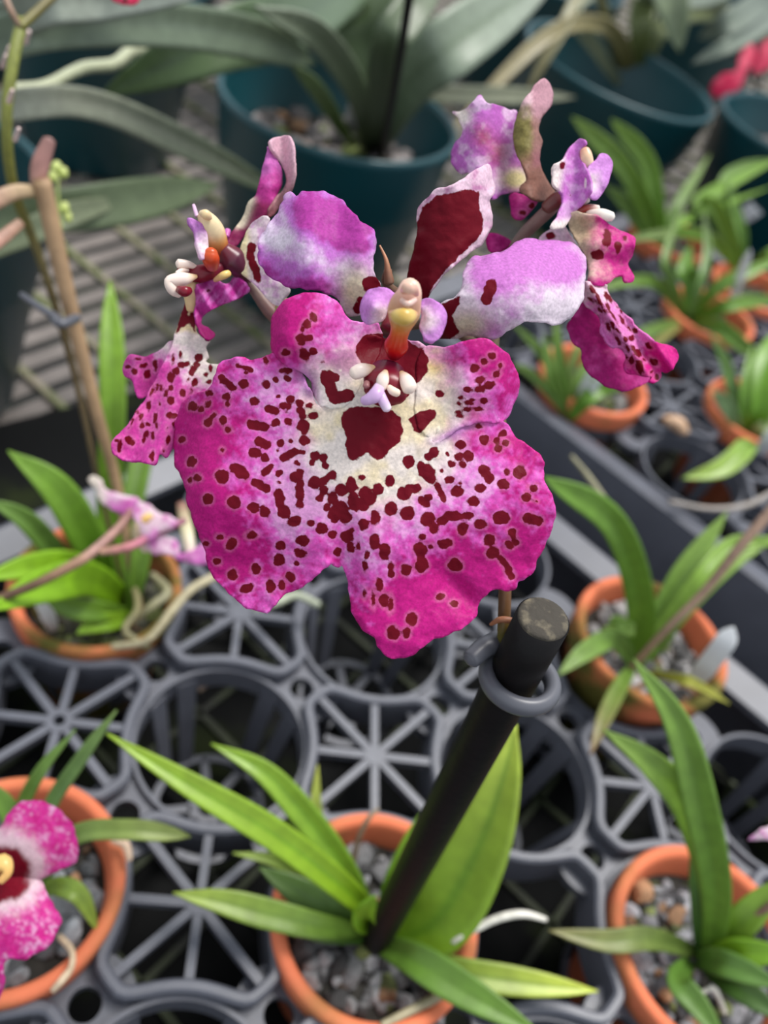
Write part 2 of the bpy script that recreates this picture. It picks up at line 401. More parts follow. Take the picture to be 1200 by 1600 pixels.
def web_mesh(spokes=True, hub=0.0028, holed=False):
    V, Fc = [], []
    ol = web_outline(); path = [(r * math.cos(t), r * math.sin(t)) for r, t in ol][::-1]
    v, f = sweep_closed(path, RING); add(V, Fc, v, f)
    if spokes:
        for k in range(8):
            th = k * math.pi / 4; r1 = min(ol, key=lambda q: abs(((q[1] - th + math.pi) % (2 * math.pi)) - math.pi))[0]
            a = Vector((0, 0, 0)) + Vector((math.cos(th), math.sin(th), 0)) * (hub * 0.6); b = Vector((math.cos(th), math.sin(th), 0)) * r1
            v, f = [], []; box_between(v, f, a, b, 0.0021, 0.0028, -0.0004); add(V, Fc, v, f)
        n = 24
        pr = [(0.0015 if holed else 0.00002, -0.0002), (hub, -0.0002), (hub, -0.0032), (0.0015 if holed else 0.00002, -0.0032)]
        hv, hf = [], []
        for r, z in pr:
            for k in range(n): hv.append((r * math.cos(2 * math.pi * k / n), r * math.sin(2 * math.pi * k / n), z))
        for i in range(4):
            for k in range(n): hf.append((i * n + k, i * n + (k + 1) % n, ((i + 1) % 4) * n + (k + 1) % n, ((i + 1) % 4) * n + k))
        add(V, Fc, hv, hf)
    return mesh(V, Fc, sm=False)
def junction_mesh(horizontal=True):
    """plate between two neighbouring pot holes, with a small round hole"""
    V, Fc = [], []; n = 48; zt, zb = -0.005, -0.008
    outer, inner = [], []
    for i in range(n):
        th = 2 * math.pi * i / n + 0.001; x, y = math.cos(th), math.sin(th)
        # boundary: hole arcs at (+-0.03,0) r=.0232 and web corners at (0,+-0.03)
        best = 0.011
        for sx in (-1, 1):
            b = x * 0.03 * sx
            disc = b * b - (0.03 ** 2 - 0.0232 ** 2)
            if b > 0 and disc > 0: best = min(best, b - math.sqrt(disc))
        outer.append((x * best, y * best)); inner.append((x * 0.0036, y * 0.0036))
    for ring, z in ((inner, zt), (outer, zt), (outer, zb), (inner, zb)):
        for p in ring: V.append((p[0], p[1], z))
    for i in range(4):
        for k in range(n): Fc.append((i * n + k, i * n + (k + 1) % n, ((i + 1) % 4) * n + (k + 1) % n, ((i + 1) % 4) * n + k))
    return mesh(V, Fc, sm=False)
def pocket_mesh():
    """thin hole ring, hanging legs and the pocket floor with round openings"""
    V, Fc = [], []
    n = 64
    def ann(r0, r1, z0, z1, cx=0, cy=0, n=64):
        pr = [(r0, z1), (r1, z1), (r1, z0), (r0, z0)]; hv, hf = [], []
        for r, z in pr:
            for k in range(n): hv.append((cx + r * math.cos(2 * math.pi * k / n), cy + r * math.sin(2 * math.pi * k / n), z))
        for i in range(4):
            for k in range(n): hf.append((i * n + k, i * n + (k + 1) % n, ((i + 1) % 4) * n + (k + 1) % n, ((i + 1) % 4) * n + k))
        add(V, Fc, hv, hf)
    ann(0.0226, 0.0237, -0.011, -0.0028)
    ann(0.0150, 0.0172, -0.046, -0.044); ann(0.0030, 0.0060, -0.046, -0.044)
    for k in range(8):
        th = k * math.pi / 4 + 0.2; a = Vector((math.cos(th) * 0.005, math.sin(th) * 0.005, 0)); b = Vector((math.cos(th) * 0.016, math.sin(th) * 0.016, 0))
        v, f = [], []; box_between(v, f, a, b, 0.0024, 0.002, -0.044); add(V, Fc, v, f)
    for k in range(4):                                  # sloping legs from ring to floor
        for s in (-1, 1):
            th = k * math.pi / 2 + s * 0.22; th2 = th + s * 0.0
            p = [Vector((math.cos(th + e) * r, math.sin(th + e) * r, z)) for (r, z) in ((0.0234, -0.006), (0.0168, -0.045)) for e in (-0.13, 0.13)]
            q = [w * 0.955 for w in p]
            for i_, w in enumerate(q): q[i_] = Vector((w.x, w.y, p[i_].z))
            k0 = len(V); V.extend([tuple(w) for w in p + q])
            for g in ((0, 1, 3, 2), (4, 6, 7, 5), (0, 4, 5, 1), (2, 3, 7, 6), (0, 2, 6, 4), (1, 5, 7, 3)): Fc.append(tuple(k0 + i for i in g))
    return mesh(V, Fc, sm=False)
WEB, WEBH, WEBO = web_mesh(), web_mesh(True, 0.0034, True), web_mesh(False)
JUN, POC = junction_mesh(), pocket_mesh()
for m_ in (WEB, WEBH, WEBO, JUN, POC): m_.materials.append(M['tray'])
def place(name, me, parent, c, rz):
    o = bpy.data.objects.new(name, me); COL.objects.link(o); o.parent = parent
    o.location = (c - parent.location); o.rotation_euler = (0, 0, rz); return o
def make_tray(label, i0, i1, j0, j1, oi, holed=(), opened=(), skirt=True):
    org = lat(i0 + oi, j0); t = thing('carrier_tray', label, 'tray', 'grey carrier trays on the bench', loc=tuple(org + Vector((0, 0, ZB))))
    z0 = Vector((0, 0, 0))
    for i in range(i0, i1 + 1):
        for j in range(j0, j1 + 1):
            place('pot_pocket', POC, t, lat(i + oi, j), YAW)
            if i < i1: place('junction_plate', JUN, t, lat(i + 0.5 + oi, j), YAW)
            if j < j1: place('junction_plate', JUN, t, lat(i + oi, j + 0.5), YAW + math.pi / 2)
            if i < i1 and j < j1:
                me = WEBH if (i, j) in holed else (WEBO if (i, j) in opened else WEB)
                place('web_panel', me, t, lat(i + 0.5 + oi, j + 0.5), YAW)
    # rim flange and outer wall
    e = 0.66 if not skirt else 0.60
    xs = (i0 - e, i1 + e); ys = (j0 - e, j1 + e)
    def rect(o, rr=0.12):
        pts = []
        for (cx, cy, a0) in ((xs[1] + o - rr, ys[1] + o - rr, 0), (xs[0] - o + rr, ys[1] + o - rr, 90), (xs[0] - o + rr, ys[0] - o + rr, 180), (xs[1] + o - rr, ys[0] - o + rr, 270)):
            for k in range(7):
                a = math.radians(a0 + 15 * k); pts.append(lat(cx + oi + rr * math.cos(a), cy + rr * math.sin(a)))
        return pts
    V, Fc = [], []
    rings = [(rect(-0.16), -0.003), (rect(0.0), 0.0), (rect(0.03), -0.001), (rect(0.10), -0.050), (rect(0.07), -0.050), (rect(-0.01), -0.004), (rect(-0.16), -0.006)]
    n = len(rings[0][0])
    for pts, z in rings:
        for p in pts: V.append((p.x, p.y, z))
    m = len(rings)
    for i in range(m):
        for k in range(n): Fc.append((i * n + k, i * n + (k + 1) % n, ((i + 1) % m) * n + (k + 1) % n, ((i + 1) % m) * n + k))
    keep(link('tray_rim', mesh(V, Fc, sm=False), None, M['tray']), t)
    return t
make_tray('grey plastic carrier tray in the foreground with star shaped web panels', -1, 3, -2, 2, 0.0, holed=[(-1, -1)], opened=[(1, 0)])
make_tray('grey plastic carrier tray behind the diagonal gap at the right', -2, 3, 4, 7, 0.40)

# ------------------------------------------------------------------ pots
def terracotta(label, c, R=0.0255, z=0.004, H=0.050, m='terracotta', group=None):
    k = R / 0.0255; t = thing('terracotta_pot', label, 'pot', group or 'small terracotta pots in the trays', loc=(c.x, c.y, z - H))
    body = [(0.004 * k, -H), (0.0165 * k, -H), (0.0178 * k, -H + 0.001), (0.0222 * k, -0.0100), (0.0247 * k, -0.0100), (0.0256 * k, -0.0012), (0.0250 * k, 0.0), (0.0236 * k, 0.0004), (0.0222 * k, -0.0006), (0.0215 * k, -0.004), (0.0160 * k, -H + 0.005), (0.004 * k, -H + 0.005)]
    o = link('pot_wall', lathe(body, 80, (c.x, c.y, z)), None, M[m]); keep(o, t)
    bv = o.modifiers.new('soft_edges', 'BEVEL'); bv.width = 0.0006; bv.segments = 2; bv.limit_method = 'ANGLE'
    return t
def stone_mesh(rng, V, Fc, C, c, s, col):
    import itertools
    k = len(V); bm = bmesh.new(); bmesh.ops.create_icosphere(bm, subdivisions=2, radius=1)
    ax = [rng.uniform(0.6, 1.25) for _ in range(3)]; ph = [rng.uniform(0, 6) for _ in range(3)]
    rot = Matrix.Rotation(rng.uniform(0, 6), 3, 'Z') @ Matrix.Rotation(rng.uniform(-.6, .6), 3, 'X')
    planes = [(Vector((rng.uniform(-1, 1), rng.uniform(-1, 1), rng.uniform(-1, 1))).normalized(), rng.uniform(0.55, 0.85)) for _ in range(7)]
    for v in bm.verts:
        p = v.co.copy()
        for pn, pd in planes:
            e = p.dot(pn) - pd
            if e > 0: p -= pn * e
        p = rot @ Vector((p.x * ax[0], p.y * ax[1], p.z * ax[2] * 0.8)); V.append(tuple(c + p * s)); C.append(col)
    for f_ in bm.faces: Fc.append(tuple(k + w.index for w in f_.verts))
    bm.free()
def gravel(label, c, R, z, n, s=0.0026, tone=(112, 112, 112), moss=0.1, seed=1):
    rng = random.Random(seed); V, Fc, C = [], [], []
    for i in range(n):
        r = R * math.sqrt(rng.random()) * 0.93; a = rng.uniform(0, 6.283)
        ss = s * rng.choice((0.6, 0.8, 1.0, 1.35)); g = rng.uniform(0.45, 1.35)
        col = (tone[0] * g, tone[1] * g, tone[2] * g * 1.02)
        if rng.random() < moss: col = (96 * g, 104 * g, 62 * g)
        elif rng.random() < 0.12: col = (128 * g, 98 * g, 74 * g)
        stone_mesh(rng, V, Fc, C, Vector((c.x + r * math.cos(a), c.y + r * math.sin(a), z - rng.uniform(0, 0.4) * s)), ss, L([min(q, 240) for q in col]))
    nS = 40; k = len(V)                                   # bed under the stones
    V.append((c.x, c.y, z - s * 0.5)); C.append(L((40, 38, 34)))
    for i in range(nS):
        a = 6.28318 * i / nS; V.append((c.x + R * 1.02 * math.cos(a), c.y + R * 1.02 * math.sin(a), z - s * 0.5)); C.append(L((40, 38, 34)))
    for i in range(nS): Fc.append((k, k + 1 + i, k + 1 + (i + 1) % nS))
    o = link('gravel', mesh(V, Fc, np.array(C), sm=False), None, M['stone']); tag(o, label, 'gravel', 'gravel filling the pots', kind='stuff'); return o

pots = {}
def tpot(key, plabel, glabel, i, j, z=0.004, R=0.0255, m='terracotta', n=190, tone=(112, 112, 112), moss=0.12, off=(0, 0)):
    c = lat(i + off[0], j + off[1]); pots[key] = c
    terracotta(plabel, c, R, z, m=m); gravel(glabel, c, 0.0205 * R / 0.0255, z - 0.0085, n, tone=tone, moss=moss, seed=hash(key) % 1 + len(pots))
tpot('P2', 'terracotta pot at the bottom centre holding the black stake', 'grey gravel in the pot with the black stake', 1, 0, off=(0.01, -0.02))
tpot('P3', 'terracotta pot at the lower left under the pink frilled flower', 'coarse grey gravel in the lower left pot', 0, -1, R=0.0250, tone=(122, 126, 128), moss=0.02)
tpot('P1', 'weathered terracotta pot at the left with mossy stones and bamboo stake', 'mossy gravel and roots in the left pot', -1, 0, R=0.0245, m='mossy', moss=0.6, tone=(84, 84, 70))
tpot('P4', 'mossy-sided terracotta pot right of the stake top with a white tag', 'pale gravel in the pot with the upright white tag', 1, 2, z=0.015, R=0.0258, m='mossy', tone=(140, 138, 136), off=(0.03, 0.05))
tpot('P5', 'terracotta pot at the lower right corner with spreading strap leaves', 'gravel in the lower right corner pot', 2, 1, z=0.004, R=0.0262, tone=(125, 125, 127), off=(0.06, 0.0))
tpot('P6', 'terracotta pot under the right magenta flower beyond the tray rail', 'gravel in the pot under the right magenta flower', -0.6, 4, z=0.006, R=0.0262, tone=(120, 120, 116), moss=0.4)
tpot('P7', 'terracotta pot cut by the right picture edge beyond the tray rail', 'gravel in the pot cut by the right picture edge', 0.4, 5, z=0.006, R=0.0262, tone=(110, 108, 104))
tpot('P8', 'terracotta pot half hidden below crossing grassy leaves', 'gravel under the crossing grassy leaves', -0.6, 6, z=0.006, R=0.0262, moss=0.5)
tpot('P9', 'terracotta pot in front of the tilted teal pot', 'gravel in the pot in front of the tilted teal pot', -1.6, 7, z=0.006, R=0.0262, moss=0.4)
tpot('P10', 'small terracotta pot near the right edge beside a translucent tag', 'gravel beside the translucent tag near the right edge', -0.6, 7, z=0.006, R=0.0262, moss=0.4)
tpot('P11', 'terracotta pot partly seen at the right edge behind grassy leaves', 'gravel in the pot behind the grassy leaves at the right edge', 0.4, 7, z=0.006, R=0.0255, moss=0.4)

def tealpot(label, glabel, cx, cy, zt, R, tone=(128, 122, 118), n=150, level=0.022, tilt=None, s=0.005):
    H = zt - ZB; t = thing('teal_pot', label, 'pot', 'teal plastic pots on the bench', loc=(cx, cy, ZB))
    pr = [(0.01, -H), (R * 0.70, -H), (R * 0.72, -H + 0.002), (R * 0.925, -H * 0.32), (R * 0.945, -H * 0.31), (R * 0.985, -0.004), (R * 1.0, -0.003), (R * 1.0, 0.0), (R * 0.985, 0.0012), (R * 0.955, 0.0008), (R * 0.945, -0.002), (R * 0.90, -H * 0.30), (R * 0.87, -H * 0.31), (R * 0.68, -H + 0.004), (0.01, -H + 0.004)]
    o = link('pot_wall', lathe(pr, 96, (cx, cy, zt)), None, M['teal']); keep(o, t)
    g = gravel(glabel, Vector((cx, cy, 0)), R * 0.86, zt - level, n, s=s, tone=tone, moss=0.1, seed=int(R * 10000) + int(cx * 100))
    if tilt:
        t.rotation_euler = tilt
        rm = Matrix.Translation((cx, cy, ZB)) @ t.rotation_euler.to_matrix().to_4x4() @ Matrix.Translation((-cx, -cy, -ZB))
        g.data.transform(rm)
    return t
tealpot('teal plastic pot at the top centre with grey gravel and black stake', 'pale grey gravel in the top centre teal pot', -0.0878, 0.4222, 0.05, 0.0605, tone=(150, 142, 138), n=170, level=0.026)
tealpot('slightly tilted teal pot at the top right', 'sparse gravel deep in the tilted teal pot', 0.0446, 0.652, 0.05, 0.0715, n=160, level=0.045, tilt=(0.0, 0.07, 0))
tealpot('large teal pot cut by the left picture edge', 'dark gravel in the large left edge teal pot', -0.217, 0.243, 0.042, 0.066, tone=(96, 92, 84), level=0.02)
tealpot('dark teal pot behind and left of the top centre pot', 'gravel in the shaded teal pot left of the top centre pot', -0.255, 0.50, 0.05, 0.062, tone=(90, 86, 80))
tealpot('teal pot in the back row at the upper left', 'gravel in the upper left back row teal pot', -0.385, 0.56, 0.05, 0.065, n=60)
tealpot('teal pot behind the top centre pot', 'gravel in the teal pot behind the top centre one', -0.17, 0.66, 0.05, 0.065, n=60)
tealpot('teal pot between the top centre and the tilted pot, farther back', 'gravel in the teal pot farther back between two pots', -0.02, 0.86, 0.05, 0.068, n=60)
tealpot('teal pot at the top right corner behind the red flowers', 'gravel in the teal pot behind the red flowers', 0.195, 0.655, 0.05, 0.070, n=60)
tealpot('teal pot in the far row at the top left corner', 'gravel in the far top left corner teal pot', -0.33, 0.74, 0.05, 0.068, n=50)
tealpot('teal pot in the far row above the tilted pot', 'gravel in the far teal pot above the tilted one', 0.14, 1.02, 0.05, 0.07, n=50)
tealpot('teal pot in the far row above the top centre pot', 'gravel in the far teal pot above the top centre one', -0.20, 0.90, 0.05, 0.07, n=50)

# ------------------------------------------------------------------ orchid plant in the front pot: leaves, stem, three flowers
orchid = thing('orchid_plant', 'orchid with three magenta spotted flowers, rooted in the bottom centre terracotta pot', 'orchid', loc=(0, 0, 0))
BR = (112, 152, 52); BR2 = (150, 186, 60); DK = (66, 104, 52); MG = (90, 138, 58)
g = (575, 1440)
leaf(orchid, [(590, 1440, -0.002), (540, 1390, 0.016), (430, 1305, 0.030), (300, 1228, 0.038), (166, 1146, 0.042)], 46, (116, 158, 38), (150, 186, 70), fold=0.2, midrib=(88, 138, 30))
leaf(orchid, [(585, 1440, -0.002), (540, 1360, 0.012), (485, 1285, 0.022), (415, 1208, 0.030), (330, 1162, 0.032)], 42, (104, 148, 46), (140, 178, 70), fold=0.2, midrib=(84, 130, 36))
leaf(orchid, [(570, 1455, -0.003), (500, 1447, 0.010), (420, 1428, 0.014), (345, 1408, 0.016), (270, 1395, 0.016)], 44, (88, 124, 56), (150, 176, 84), fold=0.15)
leaf(orchid, [(575, 1455, -0.003), (520, 1425, 0.006), (470, 1395, 0.010), (405, 1355, 0.012)], 48, (64, 96, 50), (84, 116, 60), fold=0.15)
leaf(orchid, [(575, 1465, -0.003), (520, 1455, 0.003), (480, 1445, 0.006), (440, 1440, 0.007)], 38, (70, 112, 50), (84, 120, 56))
leaf(orchid, [(560, 1420, -0.003), (480, 1375, 0.004), (430, 1345, 0.008), (364, 1333, 0.010)], 20, (112, 146, 70), (150, 178, 92))
leaf(orchid, [(530, 1400, -0.003), (505, 1330, 0.006), (494, 1260, 0.012), (496, 1195, 0.016)], 18, (104, 140, 70), (168, 180, 92))
leaf(orchid, [(605, 1470, -0.002), (680, 1440, 0.012), (745, 1330, 0.032), (785, 1220, 0.048), (806, 1132, 0.058)], 108, (110, 156, 44), (176, 200, 92), fold=0.14, midrib=(78, 132, 28), prof='low')
leaf(orchid, [(590, 1460, -0.002), (612, 1390, 0.012), (640, 1325, 0.022), (672, 1252, 0.030)], 34, (96, 146, 40), (128, 168, 52))
leaf(orchid, [(590, 1475, -0.002), (650, 1500, 0.010), (730, 1550, 0.014), (850, 1620, 0.016)], 54, (82, 120, 52), (100, 140, 60), fold=0.18)
leaf(orchid, [(600, 1480, -0.003), (700, 1515, 0.006), (820, 1535, 0.009), (934, 1549, 0.010)], 44, (84, 122, 58), (186, 204, 90), fold=0.15)
leaf(orchid, [(590, 1450, -0.003), (570, 1440, 0.010), (575, 1425, 0.016), (585, 1400, 0.02)], 40, (112, 160, 40), (120, 168, 50))
# flower spike: rises beside the stake, through the clip, behind the lip, branching at the top
STEM = (86, 72, 34)
sp_pts = [(P(592, 1470, -0.006), 0.0008, (84, 92, 44)), (P(640, 1360, 0.02), 0.00085, (80, 86, 44)), (P(740, 1180, 0.075), 0.0009, (86, 84, 40)), (D(783, 1075, 0.1230), 0.00085, (90, 86, 30)), (D(786, 1000, 0.1160), 0.00085, (92, 88, 28)), (D(788, 960, 0.1145), 0.0009, (94, 66, 34)), (D(789, 880, 0.114), 0.0009, (96, 66, 40)), (D(785, 700, 0.116), 0.0009, (100, 80, 50)), (D(770, 540, 0.120), 0.0009, (104, 86, 60)), (D(790, 430, 0.1205), 0.00085, (106, 82, 74)), (D(812, 375, 0.119), 0.0009, (112, 84, 78)), (D(866, 320, 0.1165), 0.0010, (118, 84, 80))]
fs = link('flower_stem', loft(sp_pts, 12), orchid, M['stem'])
pxloft('bract', [(768, 975, 0.1140, 3, (150, 96, 66)), (782, 968, 0.1125, 5, (160, 104, 74)), (800, 970, 0.1125, 5, (158, 104, 76)), (812, 975, 0.1140, 2, (150, 100, 74))], orchid, 'stem', label='dry tan bract')
pxloft('stem_branch', [(770, 560, 0.1195, 9, (104, 82, 60)), (690, 500, 0.1150, 8, (108, 84, 66)), (610, 450, 0.1100, 7, (112, 84, 66)), (606, 425, 0.1085, 7, (116, 82, 66))], orchid, 'stem')
pxloft('stem_branch', [(690, 500, 0.1160, 8, (108, 84, 66)), (560, 520, 0.1160, 8, (108, 84, 66)), (470, 520, 0.117, 9, (110, 84, 70)), (428, 492, 0.1165, 12, (120, 84, 80)), (395, 450, 0.116, 9, (112, 92, 84)), (370, 425, 0.1155, 9, (104, 70, 72))], orchid, 'stem')
pxloft('bract', [(608, 440, 0.108, 8, (120, 84, 66)), (606, 425, 0.1075, 6, (140, 96, 74)), (603, 405, 0.107, 3, (180, 124, 92)), (594, 385, 0.107, 1.6, (190, 134, 100))], orchid, 'stem', label='thin curled tan bract')
pxloft('bract', [(436, 500, 0.1165, 14, (150, 150, 96)), (446, 475, 0.116, 12, (140, 136, 84))], orchid, 'stem', label='olive bract')

# ---- colour functions
WHT = np.array(L((240, 228, 222))); CRM = np.array(L((236, 220, 186))); YEL = np.array(L((238, 214, 120)))
VIO = np.array(L((206, 132, 214))); PNK = np.array(L((222, 96, 188))); MAG = np.array(L((192, 24, 128))); DMG = np.array(L((160, 16, 104)))
LIL = np.array(L((224, 172, 226)))
def lipcol(X, Y, dE):
    n1 = fnoise(X, Y, 60, 3); n2 = fnoise(X, Y, 16, 9); n3 = vnoise(X, Y, 5, 21)
    r = np.hypot((X - 597) / 1.0, (Y - 655) / 1.0 * np.where(Y > 655, 0.86, 1.0))
    r = r + (n1 - 0.5) * 50 + (n2 - 0.5) * 30 - 25 * np.exp(-((X - 515) / 45) ** 2 - ((Y - 640) / 50) ** 2)
    mg = 0.34 + sstep(130, 290, r) * 0.42
    for (bx, by, br, k) in ((315, 690, 55, .75), (310, 800, 60, .7), (375, 855, 60, .55), (660, 950, 80, .75), (740, 880, 55, .45), (800, 705, 40, .5), (825, 860, 40, .5), (455, 500, 45, .85), (440, 550, 30, .6), (785, 580, 38, .6), (740, 548, 45, .5), (720, 655, 50, .5), (475, 580, 22, .6), (500, 840, 35, .3), (610, 1000, 50, .3), (790, 780, 30, .35), (700, 840, 40, .25),
                          (430, 600, 50, -.35), (360, 740, 40, -.2), (450, 820, 60, -.55), (400, 925, 30, -.3), (585, 900, 40, -.35), (760, 760, 50, -.45), (650, 800, 60, -.3), (740, 600, 26, -.45), (440, 530, 20, -.2), (500, 760, 60, -.45), (640, 1010, 30, -.15), (830, 900, 25, -.3)):
        mg = mg + k * np.exp(-((X - bx) ** 2 + (Y - by) ** 2) / br ** 2)
    mg = np.clip(mg + (n2 - 0.5) * 0.95 + (n3 - 0.5) * 0.5, 0, 1)
    c = mixc(np.array(L((226, 138, 212))), np.array(L((218, 88, 186))), sstep(0.12, 0.5, mg)); c = mixc(c, MAG, sstep(0.5, 0.98, mg))
    c = mixc(c, np.array(L((238, 196, 226))), (1 - sstep(0.0, 0.2, mg)) * 0.35)
    c = mixc(c, np.array(L((234, 196, 222))), (1 - sstep(112, 160, r)) * 0.6)
    fold = np.exp(-((X - 478 - (Y - 590) * 0.35) / 13) ** 2 - ((Y - 602) / 30) ** 2) + np.exp(-((Y - 678 + (X - 705) * 0.42) / 9) ** 2 - ((X - 708) / 34) ** 2)
    cr = 1 - sstep(92, 142, r); cream = mixc(WHT, CRM, sstep(0.35, 0.65, n1))
    yl = np.exp(-((X - 572) / 40) ** 2 - ((Y - 517) / 22) ** 2) + np.exp(-((X - 680) / 30) ** 2 - ((Y - 560) / 26) ** 2)
    cream = mixc(cream, YEL, np.clip(yl * 1.2, 0, 0.9))
    c = mixc(c, cream, cr)
    c = mixc(c, np.array(L((176, 84, 184))), np.clip(fold, 0, 1) * 0.75)
    c = mixc(c, np.minimum(c * 1.25 + 0.06, 1), np.exp(-dE / 1.8) * 0.5)     # pale paper-thin margin
    vv = np.exp(-((X - 540) / 26) ** 2 - ((Y - 567) / 20) ** 2); c = mixc(c, np.array(L((168, 84, 150))), np.clip(vv, 0, .7) * (n2 > 0.3))
    return c
def ldep(X, Y):
    d = 0.1012 + 0.0046 * ((X - 585) / 300) ** 2 + 0.0034 * ((Y - 690) / 330) ** 2
    d = d + 0.0040 * np.clip((330 - X) / 60, 0, 1) ** 2                                  # left edge rolls back
    d = d + 0.0018 * np.exp(-((X - 535 - (Y - 800) * 0.02) / 26) ** 2) * sstep(740, 890, Y)  # cleft between the lobes
    d = d - 0.0011 * np.exp(-((X - 640) / 60) ** 2) * sstep(800, 980, Y)
    d = d + 0.0010 * np.sin((Y - 600) / 38.0) * sstep(120, 280, np.hypot(X - 590, Y - 680)) + 0.0008 * np.sin(X / 41.0 + Y / 90.0) * sstep(100, 260, np.hypot(X - 590, Y - 680))
    d = d + 0.0016 * np.exp(-((X - 700 - (Y - 900) * 0.9) / 26) ** 2) * sstep(840, 960, Y)
    d = d + 0.0030 * np.exp(-((X - 600) / 48) ** 2 - ((Y - 545) / 42) ** 2)             # throat sinks in
    return d
# ---- spots of the front lip, read off in three magnified views
E1, C1, G1 = [], [], []
def A_(x, y, r, ry=None, a=0): E1.append((260 + x / 4, 540 + y / 4, r / 4, (ry or r) / 4, a))
def Ac(x1, y1, x2, y2, r): C1.append((260 + x1 / 4, 540 + y1 / 4, 260 + x2 / 4, 540 + y2 / 4, r / 4))
def B_(x, y, r, ry=None, a=0): A_(x, y + 800, r, ry, a)
def Bc(x1, y1, x2, y2, r): Ac(x1, y1 + 800, x2, y2 + 800, r)
def C_(x, y, r, ry=None, a=0): E1.append((520 + x * .3, 660 + y * .3, r * .3, (ry or r) * .3, a))
def Cc(x1, y1, x2, y2, r): C1.append((520 + x1 * .3, 660 + y1 * .3, 520 + x2 * .3, 660 + y2 * .3, r * .3))
def D_(x, y, r, ry=None, a=0): C_(x, y + 600, r, ry, a)
def Dc(x1, y1, x2, y2, r): Cc(x1, y1 + 600, x2, y2 + 600, r)
for a in ((485, 237, 34, 28), (500, 165, 15), (622, 95, 14, 22), (755, 205, 24, 22), (625, 240, 28, 30), (685, 213, 22), (697, 316, 13), (378, 320, 26), (383, 365, 17), (550, 348, 30, 28), (272, 297, 24, 18), (162, 380, 32, 30), (216, 398, 18), (260, 368, 22), (262, 477, 30), (352, 465, 26, 30), (388, 523, 22, 20), (98, 587, 24, 22), (350, 653, 13, 16), (158, 725, 34), (195, 825, 26, 24), (150, 843, 18, 22), (748, 418, 11), (735, 372, 24), (775, 335, 27), (765, 380, 22), (830, 360, 25), (855, 505, 42, 44), (865, 590, 40, 34), (893, 375, 26, 18), (918, 436, 32, 24), (683, 482, 30, 26), (763, 477, 28, 24), (555, 672, 40, 35), (617, 697, 30), (711, 608, 27, 25), (772, 597, 17), (694, 658, 8), (813, 732, 20, 18), (705, 797, 24, 20), (707, 858, 17, 15), (350, 818, 46, 42), (835, 790, 28), (810, 822, 46, 34), (930, 690, 34), (980, 705, 30), (995, 748, 22), (912, 732, 20), (925, 858, 42), (985, 900, 30), (1090, 908, 42, 36), (1040, 945, 32), (1160, 860, 30, 38)): A_(*a)
for a in ((345, 205, 415, 265, 24), (445, 125, 530, 150, 15), (715, 160, 768, 150, 18), (262, 475, 303, 432, 12), (638, 395, 690, 408, 25), (835, 395, 852, 440, 24), (530, 490, 612, 508, 30), (582, 598, 625, 622, 31), (730, 702, 800, 662, 27), (800, 662, 852, 668, 18), (610, 797, 650, 762, 22), (555, 858, 622, 892, 28), (428, 765, 480, 802, 36), (832, 860, 830, 940, 26), (960, 858, 1042, 800, 22), (700, 925, 712, 960, 30)): Ac(*a)
for a in ((258, 160, 36), (422, 180, 44, 42), (543, 213, 40, 34), (617, 238, 34, 38), (735, 238, 44), (835, 190, 28), (797, 298, 48, 36, -15), (900, 308, 28, 25), (972, 343, 38), (1035, 378, 28), (1110, 390, 26), (1157, 378, 18, 36), (1150, 465, 24, 34), (1068, 490, 22, 24), (333, 398, 24, 18), (243, 438, 22, 16), (405, 440, 30, 42, 35), (535, 385, 38, 25, -10), (315, 550, 24), (412, 633, 30, 36), (713, 452, 34, 30), (706, 540, 40, 38), (850, 418, 42, 38), (835, 495, 42, 28, 10), (812, 558, 20, 18), (560, 597, 32, 38), (505, 715, 45, 30, -15), (650, 702, 30, 44), (720, 693, 21, 33), (778, 644, 30, 34), (1095, 105, 38), (1040, 160, 34), (1003, 210, 26), (1050, 285, 28), (1095, 232, 46), (1130, 282, 32), (1160, 75, 34, 50), (1180, 190, 44), (955, 155, 24), (1170, 150, 36)): B_(*a)
for a in ((700, 130, 715, 190, 30), (830, 80, 835, 150, 26), (955, 155, 985, 110, 18)): Bc(*a)
for a in ((395, 205, 30, 34), (150, 287, 20, 18), (298, 305, 27, 32), (528, 155, 29), (495, 180, 22), (595, 167, 15), (565, 250, 10), (663, 313, 10), (655, 178, 24), (705, 175, 28), (675, 220, 20), (617, 218, 22, 20), (665, 115, 29, 25), (787, 92, 27, 28), (760, 20, 22, 15), (885, 57, 20), (898, 107, 18), (853, 97, 20), (865, 133, 22), (607, 297, 25, 22), (650, 360, 35, 30), (733, 410, 34, 28), (768, 342, 27), (905, 258, 16, 18), (972, 258, 34, 37), (886, 322, 32, 30), (1045, 342, 24, 20), (1008, 390, 24), (876, 497, 44, 37), (768, 530, 35, 29), (708, 487, 27, 22), (678, 550, 29, 37), (495, 505, 40), (527, 552, 28), (372, 370, 38, 37), (305, 450, 35, 38), (390, 472, 40, 36), (220, 495, 26, 36), (160, 533, 28, 33), (217, 620, 30, 43), (133, 643, 12, 22), (465, 594, 24, 20), (513, 645, 15), (815, 615, 33, 30), (933, 572, 22), (942, 600, 16), (958, 628, 18), (918, 640, 22), (40, 355, 32), (97, 320, 26, 38), (235, 350, 30, 34), (170, 370, 38), (160, 430, 30), (110, 415, 32), (200, 400, 30), (40, 450, 42), (65, 495, 35), (10, 480, 38), (8, 400, 24), (5, 275, 18, 30), (70, 595, 30), (97, 575, 15, 28), (90, 640, 20, 30)): C_(*a)
